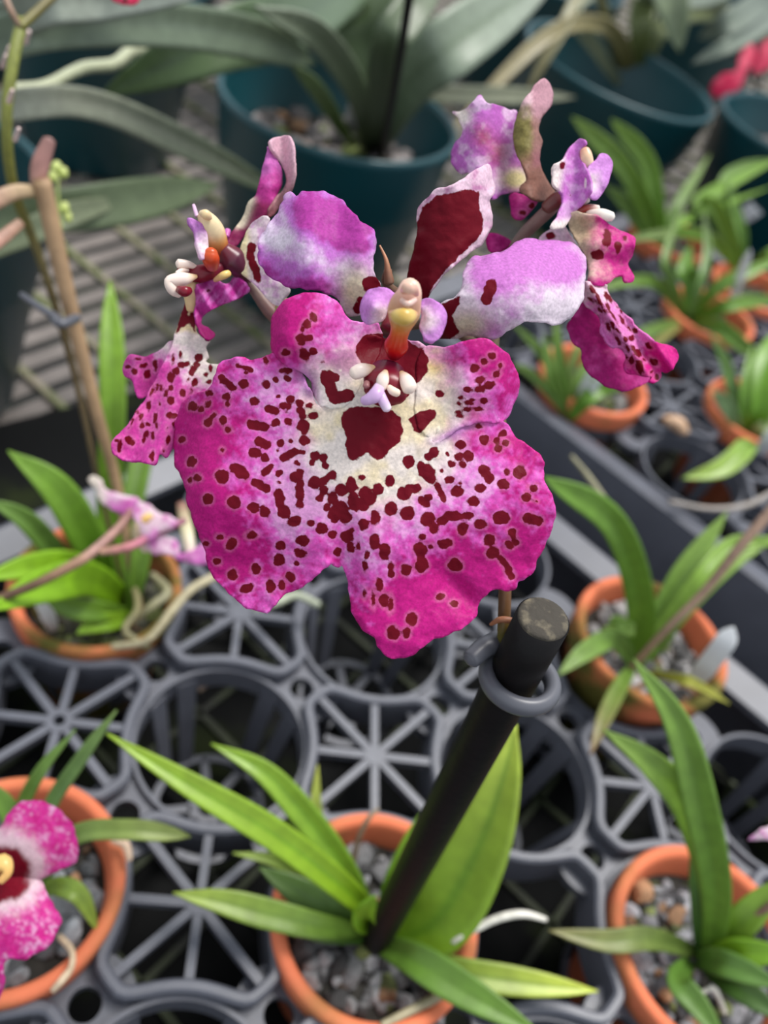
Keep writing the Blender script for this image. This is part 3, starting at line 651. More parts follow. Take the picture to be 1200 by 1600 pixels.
for a in ((460, 225, 470, 265, 25), (470, 265, 515, 295, 26), (490, 235, 515, 260, 22), (545, 330, 565, 370, 20), (565, 370, 580, 402, 17), (785, 248, 812, 290, 29), (1020, 400, 1065, 413, 5), (1012, 498, 1070, 515, 27), (565, 515, 600, 487, 24), (600, 487, 645, 487, 26), (645, 487, 690, 490, 15), (400, 345, 440, 343, 24), (458, 400, 490, 425, 20), (490, 390, 505, 390, 16), (568, 635, 600, 628, 23)): Cc(*a)
for a in ((272, 78, 30, 42, 10), (178, 90, 15, 23), (168, 147, 16, 28), (243, 245, 21, 34), (165, 287, 11, 26), (210, 320, 14, 38), (265, 328, 25, 34), (300, 345, 15, 40), (303, 152, 20, 24), (305, 190, 22), (382, 170, 29, 31), (455, 60, 36), (463, 145, 36), (512, 45, 15), (637, 142, 39, 35), (562, 308, 23, 20), (634, 342, 24, 21), (411, 423, 29, 35), (315, 496, 33, 37), (384, 498, 23, 27), (22, 73, 20), (133, 42, 13, 24), (835, 78, 38, 34), (262, 50, 24)): D_(*a)
for a in ((455, 60, 462, 145, 24), (870, 105, 905, 150, 17), (905, 150, 930, 200, 20)): Dc(*a)
# big dark marks in the cream centre
CEN = [(536, 645), (533, 660), (540, 680), (541, 700), (543, 715), (551, 721), (562, 715), (573, 708), (578, 712), (590, 719), (600, 715), (611, 700), (625, 690), (630, 668), (625, 652), (612, 642), (590, 636), (560, 634), (545, 638)]
SMALLR = [(520 + x / 5.4545, 420 + y / 5.4545) for x, y in ((645, 1285), (700, 1240), (760, 1205), (880, 1205), (880, 1250), (830, 1310), (745, 1400), (690, 1385), (665, 1330))]
THROAT = [(520 + x / 5.4545, 420 + y / 5.4545) for x, y in ((190, 660), (195, 720), (250, 810), (330, 850), (330, 1000), (450, 1100), (560, 1150), (640, 1080), (700, 1000), (745, 950), (810, 870), (812, 760), (775, 690), (720, 665), (620, 600), (420, 560), (330, 550), (250, 580))]
HOOKC = [(507, 588, 516, 604, 9), (516, 604, 520, 619, 9), (522, 622, 545, 618, 10), (513, 586, 522, 590, 8)]
lip_out = [(421, 553), (407, 559), (393, 561), (378, 558), (362, 560), (345, 566), (338, 575), (333, 590), (330, 602), (318, 612), (300, 618), (288, 625), (280, 638), (275, 655), (272, 675), (271, 700), (272, 725), (280, 740), (288, 755), (290, 770), (291, 785), (298, 805), (308, 830), (316, 850), (321, 870), (326, 890), (340, 908), (355, 925), (370, 940), (385, 950), (400, 954), (413, 956), (425, 950), (437, 935), (455, 925), (475, 915), (495, 900), (510, 888), (518, 881), (524, 885), (530, 887), (536, 884), (541, 900), (545, 930), (550, 955), (560, 975), (572, 990), (585, 998), (590, 1010), (600, 1022), (612, 1028), (630, 1029), (650, 1022), (660, 1012), (675, 1000), (700, 993), (725, 980), (742, 965), (748, 945), (760, 930), (775, 922), (795, 923), (806, 920), (810, 908), (820, 906), (834, 895), (840, 875), (850, 855), (860, 835), (868, 810), (866, 785), (858, 765), (852, 750), (850, 735), (851, 722), (840, 708), (825, 695), (808, 683), (797, 668), (785, 657), (768, 650), (750, 645), (730, 652), (710, 664), (696, 676), (684, 688), (676, 688), (690, 660), (700, 620), (696, 575), (672, 545), (640, 532), (600, 528), (565, 515), (545, 530), (525, 560), (510, 585), (500, 605), (502, 622), (499, 632), (492, 624), (486, 613), (480, 602), (474, 590), (466, 574), (452, 562), (436, 556)]
flower = link('flower', loft([(D(614, 470, 0.1075), 0.0012, (110, 70, 60)), (D(618, 500, 0.106), 0.0017, (130, 60, 60)), (D(612, 520, 0.1052), 0.0016, (120, 10, 34))], 14), orchid, M['fleshy'])
flower['label'] = 'large front flower facing the camera with a spotted two-lobed lip'
petal('lip', lip_out, ldep, lipcol, flower, E1, C1 + HOOKC, [CEN, SMALLR, THROAT], step=3.6, ruff=1.0, seed=1)
# side lobes of the lip
EL = [(400 + x / 5.4545, 440 + y / 5.4545, r / 5.4545, s / 5.4545, a) for x, y, r, s, a in ((495, 305, 34, 45, -25), (430, 365, 34, 40, 0), (400, 400, 20, 30, 0), (385, 490, 48, 50, 0), (450, 480, 38, 36, 0), (255, 603, 40, 34, 0), (410, 620, 40, 62, -30), (487, 595, 36, 36, 0), (562, 688, 20, 9, 0))]
left_out = [(423, 520), (424, 500), (433, 481), (445, 468), (465, 460), (490, 457), (510, 461), (527, 470), (537, 486), (546, 499), (560, 503), (578, 502), (592, 507), (598, 530), (590, 560), (570, 590), (545, 630), (520, 640), (507, 634), (500, 634), (493, 624), (488, 612), (486, 600), (480, 590), (468, 580), (455, 576), (440, 566), (427, 554), (422, 540)]
def ldl(X, Y):
    w = 1 - sstep(470, 540, X + (Y - 560) * 0.1)
    return ldep(X, Y) - 0.00012 - 0.0004 * w - 0.0022 * w * sstep(600, 520, Y) + 0.0030 * np.clip((455 - X) / 35, 0, 1) ** 2 + 0.0012 * np.exp(-((X - 486) / 10) ** 2) * sstep(575, 600, Y)
petal('lip_side_lobe', left_out, ldl, lipcol, flower, EL, HOOKC, [THROAT], step=3.6, ruff=0.7, seed=2, ea=0)
ER = [(660 + x / 6, 520 + y / 6, r / 6, s / 6, a) for x, y, r, s, a in ((485, 335, 48, 38, 0), (580, 270, 36, 34, 0), (650, 215, 36, 34, -30), (735, 312, 28, 26, 0), (692, 388, 42, 32, -30), (540, 438, 60, 34, -22), (625, 490, 60, 38, -15), (540, 525, 50, 32, 0), (430, 530, 50, 26, 0), (165, 572, 44, 34, 0), (362, 605, 27, 20, 0), (470, 630, 35, 18, -10), (435, 655, 40, 22, 0), (345, 665, 42, 20, 0), (580, 632, 50, 30, 0), (520, 712, 55, 21, 10), (420, 718, 55, 22, 5), (330, 745, 45, 18, 5), (342, 778, 42, 14, 5))]
right_out = [(668, 540), (690, 543), (703, 540), (717, 535), (735, 530), (758, 529), (767, 532), (780, 543), (795, 552), (800, 565), (808, 580), (812, 605), (808, 622), (803, 632), (800, 643), (790, 655), (776, 661), (760, 659), (740, 663), (720, 669), (702, 680), (688, 691), (678, 692), (668, 684), (655, 670), (648, 640), (650, 600), (652, 560)]
def ldr(X, Y):
    w = sstep(672, 740, X)
    return ldep(X, Y) - 0.00012 - 0.0004 * w - 0.0019 * w * sstep(660, 600, Y) + 0.0030 * np.clip((X - 770) / 40, 0, 1) ** 2
petal('lip_side_lobe', right_out, ldr, lipcol, flower, ER, [], [SMALLR, THROAT], step=3.6, ruff=0.7, seed=3, ea=0)
# callus knobs
CD = 0.0995
K5 = lambda x, y: (520 + x / 5.4545, 420 + y / 5.4545)
def knob(name, pts, d, col, parent=flower, label=None, fl=0.8):
    return pxloft(name, [(*K5(p[0], p[1]), p[3] if len(p) > 3 else d, p[2] / 5.4545, p[4] if len(p) > 4 else col, fl) for p in pts], parent, 'fleshy', 16, True, label)
RED = (126, 8, 36); KW = (246, 226, 214)
knob('callus', [(470, 860, 150, 0.1000, (118, 30, 58)), (450, 960, 200, 0.0985), (430, 1050, 150, 0.0988), (560, 1080, 90, 0.0990)], CD, RED, label='dark red swollen callus at the lip centre', fl=0.45)
knob('callus_knob', [(340, 850, 34, 0.0985, (240, 200, 150)), (250, 865, 62, 0.0975), (185, 890, 58, 0.0972)], CD, KW)
knob('callus_knob', [(448, 880, 26, 0.0978, (246, 214, 170)), (428, 940, 54, 0.0968), (415, 1010, 44, 0.0968)], CD, KW)
knob('callus_knob', [(585, 890, 26, 0.0985, (240, 200, 150)), (625, 950, 60, 0.0974), (655, 1015, 66, 0.0970)], CD, KW)
knob('callus_knob', [(480, 1010, 26, 0.0968), (510, 1040, 36, 0.0965), (550, 1060, 34, 0.0968)], CD, (248, 226, 206))
knob('callus_knob', [(290, 970, 26, 0.0972), (285, 1000, 30, 0.0970)], CD, (170, 110, 110))
knob('callus_knob', [(395, 1000, 44, 0.0968, (230, 200, 230)), (370, 1070, 66, 0.0962), (310, 1110, 52, 0.0962), (265, 1125, 40, 0.0965)], CD, (214, 176, 222))
knob('callus_knob', [(390, 1050, 46, 0.0965), (430, 1130, 44, 0.0963), (462, 1190, 40, 0.0965, (240, 220, 240))], CD, (218, 184, 224))
# column
knob('column', [(520, 740, 60, 0.1000, (150, 12, 30)), (540, 660, 105, 0.0985, (200, 20, 18)), (560, 580, 80, 0.0970, (206, 70, 30)), (580, 500, 90, 0.0960, (214, 120, 50)), (600, 400, 135, 0.0945, (214, 168, 96)), (615, 320, 140, 0.0935, (226, 176, 140)), (650, 220, 112, 0.0925, (228, 178, 160)), (660, 150, 92, 0.0925, (234, 196, 176))], CD, RED, fl=0.7)
knob('anther_cap', [(600, 190, 30, 0.0905, (224, 170, 130)), (640, 165, 56, 0.0890, (236, 194, 172)), (690, 180, 44, 0.0895, (226, 176, 160)), (715, 215, 24, 0.0905, (214, 156, 140))], CD, RED)
knob('anther_cap', [(590, 270, 24, 0.0900, (240, 202, 186)), (640, 300, 26, 0.0893, (236, 200, 188)), (700, 265, 22, 0.0900, (236, 196, 186))], CD, RED)
knob('stigma', [(490, 380, 24, 0.0915, (206, 150, 70)), (540, 400, 60, 0.0902, (222, 190, 112)), (600, 410, 78, 0.0898, (206, 170, 84)), (660, 400, 64, 0.0902, (222, 190, 116)), (710, 385, 24, 0.0915, (200, 140, 70))], CD, RED)
def wingcol(cx, cy):
    def f(X, Y, dE):
        n = fnoise(X, Y, 14, 5); t = sstep(6, 30, np.hypot(X - cx, Y - cy) + (n - .5) * 14); return mixc(np.array(L((248, 228, 236))), np.array(L((208, 140, 214))), t)
    return f
petal('column_wing', [K5(*p) for p in ((500, 185), (440, 155), (350, 165), (290, 190), (245, 270), (230, 350), (245, 430), (290, 478), (350, 470), (430, 440), (460, 380), (480, 310), (545, 230))], lambda X, Y: 0.0958 + 0.002 * ((X - 590) / 40) ** 2 - 0.0016 * np.exp(-((X - 585) / 14) ** 2 - ((Y - 480) / 16) ** 2), wingcol(600, 495), flower, step=3, ruff=0.3, seed=4, thick=0.0007, crisp=0.0001)
petal('column_wing', [K5(*p) for p in ((745, 310), (770, 260), (830, 250), (900, 285), (950, 330), (978, 400), (960, 490), (920, 580), (870, 615), (800, 610), (760, 560), (735, 490), (755, 400))], lambda X, Y: 0.0955 + 0.0016 * ((X - 675) / 30) ** 2, wingcol(662, 500), flower, step=3, ruff=0.3, seed=5, thick=0.0007, crisp=0.0001)
# petals and sepals of the front flower
Z5 = lambda pts: [(360 + x / 4.615, 200 + y / 4.615) for x, y in pts]
Z3 = lambda pts: [(600 + x / 2.5, 100 + y / 2.5) for x, y in pts]
def pcolA(X, Y, dE):
    n1 = fnoise(X, Y, 30, 41); n2 = fnoise(X, Y, 9, 43)
    t = np.zeros(len(X))
    for bx, by, br, k in ((475, 330, 40, .8), (545, 370, 36, 1.0), (520, 335, 40, .6), (425, 430, 40, .75), (480, 445, 30, .5), (410, 400, 24, .35), (510, 455, 26, .6), (560, 350, 30, .5), (440, 380, 24, -.5), (450, 340, 16, -.3)):
        t += k * np.exp(-((X - bx) ** 2 + (Y - by) ** 2) / br ** 2)
    t = np.clip(t + 0.18 + (n1 - .5) * .7 + (n2 - .5) * .4, 0, 1)
    c = mixc(np.array(L((236, 224, 238))), np.array(L((198, 112, 204))), sstep(0, .75, t)); c = mixc(c, np.array(L((178, 60, 158))), sstep(.7, 1, t))
    cr = np.exp(-((X - 556) / 26) ** 2 - ((Y - 452) / 34) ** 2); return mixc(c, np.array(L((226, 214, 180))), np.clip(cr * 1.1, 0, .9))
petal('petal', Z5([(385, 500), (430, 460), (475, 490), (520, 460), (620, 447), (700, 465), (780, 510), (840, 560), (940, 660), (1040, 755), (1045, 900), (1035, 1030), (1075, 1120), (1060, 1250), (1000, 1340), (935, 1345), (850, 1355), (800, 1270), (740, 1220), (640, 1180), (540, 1155), (430, 1155), (330, 1110), (260, 1050), (215, 980), (195, 900), (205, 790), (260, 720), (320, 640), (350, 590), (365, 540)]),
      lambda X, Y: 0.1015 + 0.0045 * ((X - 510) / 100) ** 2 + 0.003 * ((Y - 390) / 90) ** 2 + 0.001 * np.sin(X / 16.), pcolA, flower,
      ells=[(581, 446, 14, 14), (573, 442, 8, 8), (558, 482, 7, 9), (564, 470, 6, 8)], step=3.8, ruff=1.5, seed=6, halo=False)
def pcolB(X, Y, dE):
    n1 = fnoise(X, Y, 26, 51); n2 = fnoise(X, Y, 8, 53)
    t = np.zeros(len(X))
    for bx, by, br, k in ((860, 400, 50, .9), (800, 410, 40, .7), (745, 425, 40, .5), (885, 430, 26, .5), (790, 470, 40, .25), (760, 520, 26, .4), (880, 470, 36, -.3), (720, 470, 28, -.2)):
        t += k * np.exp(-((X - bx) ** 2 + (Y - by) ** 2) / br ** 2)
    t = np.clip(t + 0.12 + (n1 - .5) * .6 + (n2 - .5) * .4, 0, 1)
    c = mixc(np.array(L((236, 222, 234))), np.array(L((206, 124, 204))), sstep(0, .8, t))
    cr = np.exp(-((X - 728) / 34) ** 2 - ((Y - 508) / 22) ** 2); return mixc(c, np.array(L((214, 208, 178))), np.clip(cr, 0, .9))
petal('petal', Z3([(225, 935), (290, 900), (310, 810), (340, 760), (400, 745), (480, 720), (540, 685), (620, 685), (700, 690), (750, 710), (785, 750), (795, 800), (785, 840), (780, 900), (760, 960), (720, 1000), (680, 1018), (620, 1010), (560, 1010), (500, 1035), (440, 1070), (400, 1075), (340, 1065), (280, 1070), (215, 1070), (195, 1010)]),
      lambda X, Y: 0.1030 + 0.004 * ((X - 790) / 110) ** 2 + 0.0035 * ((Y - 460) / 70) ** 2, pcolB, flower,
      ells=[], caps=[(768, 445, 760, 468, 9)], polys=[[(520 + x / 5.4545, 420 + y / 5.4545) for x, y in ((870, 330), (1000, 270), (1085, 235), (1080, 300), (1020, 400), (1050, 480), (1080, 530), (1040, 580), (950, 600), (850, 620))]], step=3.8, ruff=1.2, seed=7, halo=False)
def scol(X, Y, dE):
    n1 = fnoise(X, Y, 14, 61); return mixc(np.array(L((236, 204, 222))), np.array(L((206, 140, 184))), sstep(.5, .8, n1))
SEPRED = Z3([(70, 850), (100, 740), (128, 620), (150, 560), (205, 515), (270, 500), (345, 487), (368, 500), (375, 560), (388, 610), (385, 660), (340, 712), (300, 745), (240, 808), (190, 870), (160, 940), (80, 920)])
petal('dorsal_sepal', Z3([(90, 835), (110, 740), (130, 640), (130, 570), (160, 530), (200, 490), (260, 480), (330, 430), (405, 390), (425, 450), (435, 500), (415, 540), (425, 600), (410, 660), (380, 710), (320, 750), (240, 820), (200, 870), (160, 915), (120, 900), (95, 870)]),
      lambda X, Y: 0.1060 + 0.003 * ((X - 700) / 60) ** 2 - 0.004 * (350 - Y) / 100 * 0.5, scol, flower, [], [], [SEPRED], step=3.8, ruff=0.9, seed=8, halo=False, label='dark red sepal with a pale pink margin')

# ------------------------------------------------------------------ left flower in side view
Z4 = lambda x, y: (240 + x / 7.27, 300 + y / 7.27)
Z7 = lambda pts: [(160 + x / 6, 480 + y / 6) for x, y in pts]
FD = 0.1135
fl2 = pxloft('flower', [(352, 392, 0.1130, 14, (110, 40, 56)), (362, 404, 0.1138, 21, (92, 36, 58)), (374, 418, 0.1145, 18, (90, 38, 58)), (384, 432, 0.1155, 11, (96, 50, 62)), (392, 446, 0.116, 8, (104, 84, 80))], orchid, 'fleshy', label='left flower seen from the side with a drooping spotted lip')
E2 = [(160 + x / 6, 480 + y / 6, r / 6, s / 6, a) for x, y, r, s, a in ((735, 445, 20, 30, 0), (660, 490, 14, 42, 5), (905, 470, 42, 44, 0), (880, 540, 34, 36, 0), (845, 600, 34, 52, 25), (810, 680, 14, 24, 20), (740, 540, 38, 34, 0), (790, 530, 30, 26, 0), (690, 600, 32, 36, 0), (640, 655, 34, 54, 10), (1010, 570, 24, 36, 10), (965, 632, 26, 24, 0), (870, 710, 28, 40, 25), (830, 775, 14, 28, 15), (1000, 695, 28, 20, 0), (752, 805, 34, 48, 0), (640, 880, 38, 42, 0), (640, 755, 22, 32, 0), (590, 805, 20, 36, 8), (515, 750, 18, 46, 8), (467, 785, 18, 52, 14), (555, 755, 12, 30, 0), (535, 912, 15, 24, 0), (430, 930, 22, 46, 12), (630, 1015, 30, 40, 10), (675, 1015, 26, 26, 0), (360, 1025, 22, 40, 20), (495, 1035, 24, 46, 10), (425, 1100, 26, 22, 0), (375, 1115, 24, 46, 15), (680, 1100, 26, 36, 10), (410, 1190, 28, 42, 15), (385, 1240, 18, 32, 10), (470, 1200, 20, 38, 8), (245, 1245, 34, 40, 0), (285, 1265, 22, 34, 10), (130, 1257, 24, 18, 0), (165, 1300, 22, 52, 12), (465, 1395, 24, 46, 5), (620, 1240, 20, 46, 8), (610, 1135, 11, 20, 0), (570, 1350, 13, 24, 0), (515, 1120, 15, 30, 5), (275, 1080, 10, 44, 30), (325, 1000, 9, 30, 20), (600, 390, 14, 52, 15), (560, 480, 12, 30, 15))]
def l2col(X, Y, dE):
    n1 = fnoise(X, Y, 16, 71); n2 = fnoise(X, Y, 6, 73)
    t = sstep(0, 1, np.clip((Y - 545 + (300 - X) * 0.9 + (n1 - .5) * 60) / 90, 0, 1)); t = np.clip(t * (0.8 + 0.5 * n2) + (n1 - .5) * .3, 0, 1)
    c = mixc(WHT, np.array(L((222, 110, 200))), t); c = mixc(c, np.array(L((206, 50, 152))), sstep(.66, 1, t) * .8)
    top = (1 - sstep(514, 524, Y + (n1 - .5) * 10)); return mixc(c, np.array(L((240, 216, 170))), top)
dep2 = lambda X, Y: 0.1150 - 0.0035 * np.clip((Y - 480) / 240, 0, 1) + 0.0009 * np.sin((X * 0.9 + Y * 0.35) / 11.) * sstep(520, 640, Y) + 0.006 * np.clip((X - 330) / 40, 0, 2)
petal('lip', Z7([(780, -60), (860, -60), (880, 60), (890, 240), (1000, 310), (970, 370), (995, 460), (970, 510), (1080, 530), (1180, 520), (1200, 640), (1040, 800), (880, 1000), (760, 1200), (670, 1320), (620, 1390), (590, 1410), (540, 1380), (520, 1460), (480, 1485), (400, 1470), (330, 1445), (230, 1440), (130, 1390), (80, 1330), (90, 1250), (180, 1160), (260, 1090), (340, 960), (430, 800), (520, 640), (560, 540), (640, 380), (680, 250), (740, 60)]),
      dep2, l2col, fl2, E2, [], [Z7([(770, -80), (740, 60), (680, 250), (700, 250), (740, 190), (820, 150), (870, 245), (875, 150), (855, -60), (820, -60), (830, 20), (815, 80), (800, 20)])], step=3.0, ruff=0.7, seed=9)
petal('lip_side_lobe', Z7([(200, 520), (240, 460), (290, 445), (400, 460), (480, 430), (560, 380), (650, 320), (640, 480), (540, 660), (460, 790), (370, 855), (320, 820), (270, 690), (210, 650), (190, 590)]),
      lambda X, Y: 0.1165 + 0.001 * np.sin(X / 9.), l2col, fl2, [(160 + x / 6, 480 + y / 6, r / 6, s / 6, a) for x, y, r, s, a in ((300, 600, 28, 34, 0), (240, 555, 36, 20, 0), (390, 545, 40, 22, -15), (420, 625, 34, 48, 20), (495, 545, 22, 48, 0), (330, 480, 30, 14, 0))], step=3.0, ruff=0.6, seed=10)
def k4(name, pts, label=None, fl=0.85, parent=None):
    return pxloft(name, [(*Z4(p[0], p[1]), p[3], p[2] / 7.27, p[4], fl) for p in pts], parent or fl2, 'fleshy', 14, True, label)
k4('column', [(575, 270, 84, 0.1095, (240, 212, 168)), (620, 350, 120, 0.1100, (242, 220, 176)), (670, 450, 138, 0.1110, (238, 214, 170)), (710, 550, 130, 0.1120, (224, 164, 100)), (760, 650, 110, 0.1130, (170, 70, 40)), (830, 740, 104, 0.1140, (110, 36, 52))])
k4('anther_cap', [(540, 240, 34, 0.1082, (240, 214, 176)), (590, 255, 56, 0.1080, (238, 208, 160)), (640, 290, 34, 0.1085, (240, 210, 170))])
k4('stigma', [(650, 690, 80, 0.1100, (206, 84, 40)), (650, 760, 100, 0.1103, (200, 66, 30)), (670, 850, 74, 0.1112, (190, 90, 90))], 'orange red stigma')
petal('column_wing', [Z4(*p) for p in ((405, 290), (480, 320), (560, 370), (610, 480), (625, 660), (590, 750), (545, 765), (500, 620), (450, 440), (410, 360))], lambda X, Y: 0.1085 + 0.0010 * (X - 305) / 20, wingcol(322, 385), fl2, step=3, ruff=0.2, seed=11, thick=0.0006)
k4('column_wing', [(490, 270, 22, 0.1102, (226, 180, 214)), (470, 200, 22, 0.1105, (228, 184, 216)), (455, 150, 18, 0.1108, (230, 188, 218))])
k4('column_wing', [(830, 500, 30, 0.1160, (196, 90, 170)), (842, 440, 34, 0.1165, (206, 110, 184))])
k4('callus', [(300, 890, 46, 0.1120, RED), (400, 920, 80, 0.1122, RED), (520, 930, 100, 0.1120, RED), (650, 900, 90, 0.1125, (116, 14, 40)), (790, 850, 60, 0.1135, (110, 26, 50))], 'dark red callus', fl=0.7)
k4('callus', [(420, 1080, 120, 0.1130, (238, 208, 160)), (420, 1200, 76, 0.1138, (238, 210, 160)), (425, 1330, 52, 0.1145, (236, 200, 150))], 'cream neck of the lip', fl=0.7)
k4('callus_knob', [(500, 865, 20, 0.1118, KW), (400, 825, 42, 0.1110, KW), (290, 815, 54, 0.1105, KW)])
k4('callus_knob', [(390, 890, 18, 0.1112, KW), (320, 895, 30, 0.1105, KW), (270, 925, 30, 0.1102, KW)])
k4('callus_knob', [(480, 960, 24, 0.1110, (244, 206, 150)), (360, 985, 72, 0.1102, KW), (260, 1000, 78, 0.1098, KW), (180, 1020, 62, 0.1095, KW), (215, 1110, 62, 0.1098, KW), (290, 1160, 44, 0.1105, KW)])
k4('callus_knob', [(290, 1110, 44, 0.1094, RED), (350, 1130, 62, 0.1086, RED), (405, 1120, 44, 0.1092, RED)], 'dark red bump')
k4('callus_knob', [(700, 1000, 26, 0.1125, (232, 180, 140)), (790, 950, 44, 0.1115, (240, 204, 130)), (850, 925, 40, 0.1118, (238, 200, 116))], 'yellow knob')
def ruffcol(X, Y, dE):
    n = fnoise(X * 1.5 + Y, Y * 0.6, 9, 81); c = mixc(np.array(L((196, 60, 160))), np.array(L((222, 124, 204))), sstep(.35, .65, n)); return mixc(c, np.array(L((150, 20, 100))), sstep(470, 520, Y))
petal('lip_side_lobe', [Z4(*p) for p in ((475, 1090), (560, 1020), (700, 995), (830, 1035), (900, 970), (980, 985), (1070, 1090), (1000, 1190), (850, 1260), (720, 1310), (620, 1360), (560, 1420), (545, 1500), (640, 1545), (700, 1600), (690, 1650), (640, 1680), (560, 1660), (510, 1560), (480, 1400), (470, 1250))],
      lambda X, Y: 0.1125 + 0.0016 * np.sin((X * 0.8 - Y * 0.5) / 5.0) * 0.6 + 0.0016 * (X - 300) / 60, ruffcol, fl2, [Z4(620, 1120) + (4, 2.2, -20)], step=2.6, ruff=0.8, seed=12, label='crumpled pink side lobe')
def s2col(X, Y, dE):
    n = fnoise(X, Y, 12, 91); t = sstep(250, 300, Y + (n - .5) * 40)
    c = mixc(np.array(L((216, 120, 200))), np.array(L((196, 60, 150))), t); dk = sstep(8, 30, (X - 433) * 0.85 + (Y - 300) * 0.52 + (n - .5) * 18 + 8)
    c = mixc(c, np.array(L((118, 34, 66))), dk * 0.9); low = sstep(300, 318, Y - (X - 385) * 0.2)
    c = mixc(c, np.array(L((122, 26, 60))), low * .8)
    w = np.exp(-((X - 383 + (Y - 330) * 0.35) / 9) ** 2) * sstep(303, 312, Y) * sstep(362, 350, Y); return mixc(c, np.array(L((238, 224, 200))), np.clip(w * 1.4, 0, 1))
petal('sepal', Z5([(270, 140), (295, 160), (330, 200), (345, 250), (370, 290), (378, 350), (370, 420), (330, 500), (290, 600), (240, 680), (160, 720), (100, 780), (40, 850), (-20, 880), (-40, 850), (0, 760), (80, 660), (130, 530), (180, 480), (215, 360), (245, 230)]),
      lambda X, Y: 0.1165 + 0.0012 * np.sin(X / 14.), s2col, fl2, step=3.0, ruff=0.5, seed=13)
def s3col(X, Y, dE):
    n = fnoise(X, Y, 10, 95); t = sstep(230, 330, Y + (n - .5) * 40)
    return mixc(mixc(np.array(L((226, 184, 200))), np.array(L((182, 134, 138))), t), np.array(L((112, 50, 62))), sstep(300, 340, Y + (n - .5) * 30))
petal('sepal', Z5([(285, 100), (330, 70), (400, 55), (430, 75), (455, 130), (465, 220), (460, 330), (430, 450), (370, 550), (300, 640), (265, 620), (330, 510), (390, 420), (400, 340), (370, 270), (330, 200), (295, 150)]),
      lambda X, Y: 0.1152 + 0.0014 * np.sin((X - 430) / 7.), s3col, fl2, step=3.0, ruff=0.5, seed=14, label='folded dusty pink sepal')
def s4col(X, Y, dE):
    n = fnoise(X, Y, 12, 97); c = mixc(np.array(L((236, 222, 226))), np.array(L((220, 176, 214))), sstep(.4, .7, n)); return mixc(c, np.array(L((236, 226, 186))), sstep(394, 382, X + (n - .5) * 8))
petal('petal', Z5([(150, 690), (230, 640), (275, 655), (250, 800), (240, 950), (300, 1070), (430, 1160), (380, 1230), (365, 1285), (320, 1280), (240, 1210), (180, 1130), (90, 1060), (50, 970), (70, 860), (110, 770)]),
      lambda X, Y: 0.1135 - 0.002 * (X - 375) / 60, s4col, fl2, [], [(393, 385, 391, 402, 7), (396, 412, 403, 436, 6), (391, 405, 397, 418, 5)], step=3.0, ruff=0.8, seed=15, halo=False)

# ------------------------------------------------------------------ right flower, turned away
Z8 = lambda pts: [(860 + x / 5.4545, 400 + y / 5.4545) for x, y in pts]
fl3 = pxloft('flower', [(855, 325, 0.1165, 11, (120, 70, 66)), (872, 312, 0.1158, 13, (116, 48, 48)), (885, 308, 0.1150, 12, (150, 60, 70))], orchid, 'fleshy', label='right flower turned away with a magenta hanging lip')
def fpc(X, Y, dE):
    n = fnoise(X, Y, 18, 101); n2 = fnoise(X, Y, 7, 103)
    c = mixc(np.array(L((228, 190, 226))), np.array(L((196, 108, 196))), sstep(.35, .6, n))
    dk = np.clip(np.exp(-((X - 752) / 16) ** 2 - ((Y - 212) / 20) ** 2) + np.exp(-((X - 778) / 20) ** 2 - ((Y - 240) / 26) ** 2), 0, 1)
    c = mixc(c, np.array(L((168, 68, 100))), dk * (0.5 + .5 * n2))
    w = np.exp(-((X - 722) / 14) ** 2 - ((Y - 180) / 16) ** 2); c = mixc(c, WHT, np.clip(w * 1.3, 0, 1))
    y = np.exp(-((X - 806) / 22) ** 2 - ((Y - 280) / 16) ** 2); return mixc(c, np.array(L((218, 206, 140))), np.clip(y * 1.2, 0, .9))
petal('petal', Z3([(268, 185), (310, 185), (350, 140), (380, 118), (400, 145), (430, 160), (460, 165), (490, 180), (520, 185), (520, 230), (520, 300), (550, 360), (580, 410), (590, 450), (550, 490), (490, 505), (450, 520), (425, 530), (400, 500), (330, 425), (300, 435), (270, 400), (262, 350), (285, 300), (305, 260), (290, 220)]),
      lambda X, Y: 0.1175 + 0.003 * ((X - 770) / 60) ** 2 - 0.0012 * np.cos((X - 745) / 20.), fpc, fl3, step=3.2, ruff=1.2, seed=16)
def fsc(X, Y, dE):
    n = fnoise(X, Y, 12, 105); t = sstep(150, 195, Y + (n - .5) * 30 - (X - 830) * 0.6)
    c = mixc(np.array(L((228, 190, 200))), np.array(L((134, 124, 72))), t); c = mixc(c, np.array(L((150, 92, 96))), sstep(225, 260, Y + (X - 825) * .5) * .7)
    return mixc(c, np.array(L((176, 110, 130))), sstep(4, 14, X - 822 + (n - .5) * 8) * .55 * (1 - sstep(250, 270, Y)))
petal('sepal', Z3([(630, 55), (655, 95), (662, 130), (650, 170), (615, 215), (605, 260), (618, 300), (612, 350), (612, 390), (640, 460), (680, 515), (650, 535), (600, 532), (540, 505), (530, 480), (560, 440), (530, 380), (508, 320), (505, 250), (520, 200), (540, 150), (580, 100), (605, 70)]),
      lambda X, Y: 0.1150 + 0.0020 * ((X - 822) / 26) ** 2, fsc, fl3, step=3.0, ruff=0.5, seed=17, label='olive and pink upright sepal')
def mgc(X, Y, dE):
    n = fnoise(X, Y, 16, 107); return mixc(np.array(L((176, 26, 120))), np.array(L((204, 66, 150))), sstep(.4, .75, n))
petal('lip_side_lobe', Z3([(495, 505), (540, 510), (600, 530), (590, 560), (560, 590), (535, 612), (505, 595), (492, 540)]), lambda X, Y: 0.1195 + 0 * X, mgc, fl3, [(830, 322, 6, 5), (817, 333, 6, 4)], step=3, ruff=0.5, seed=18)
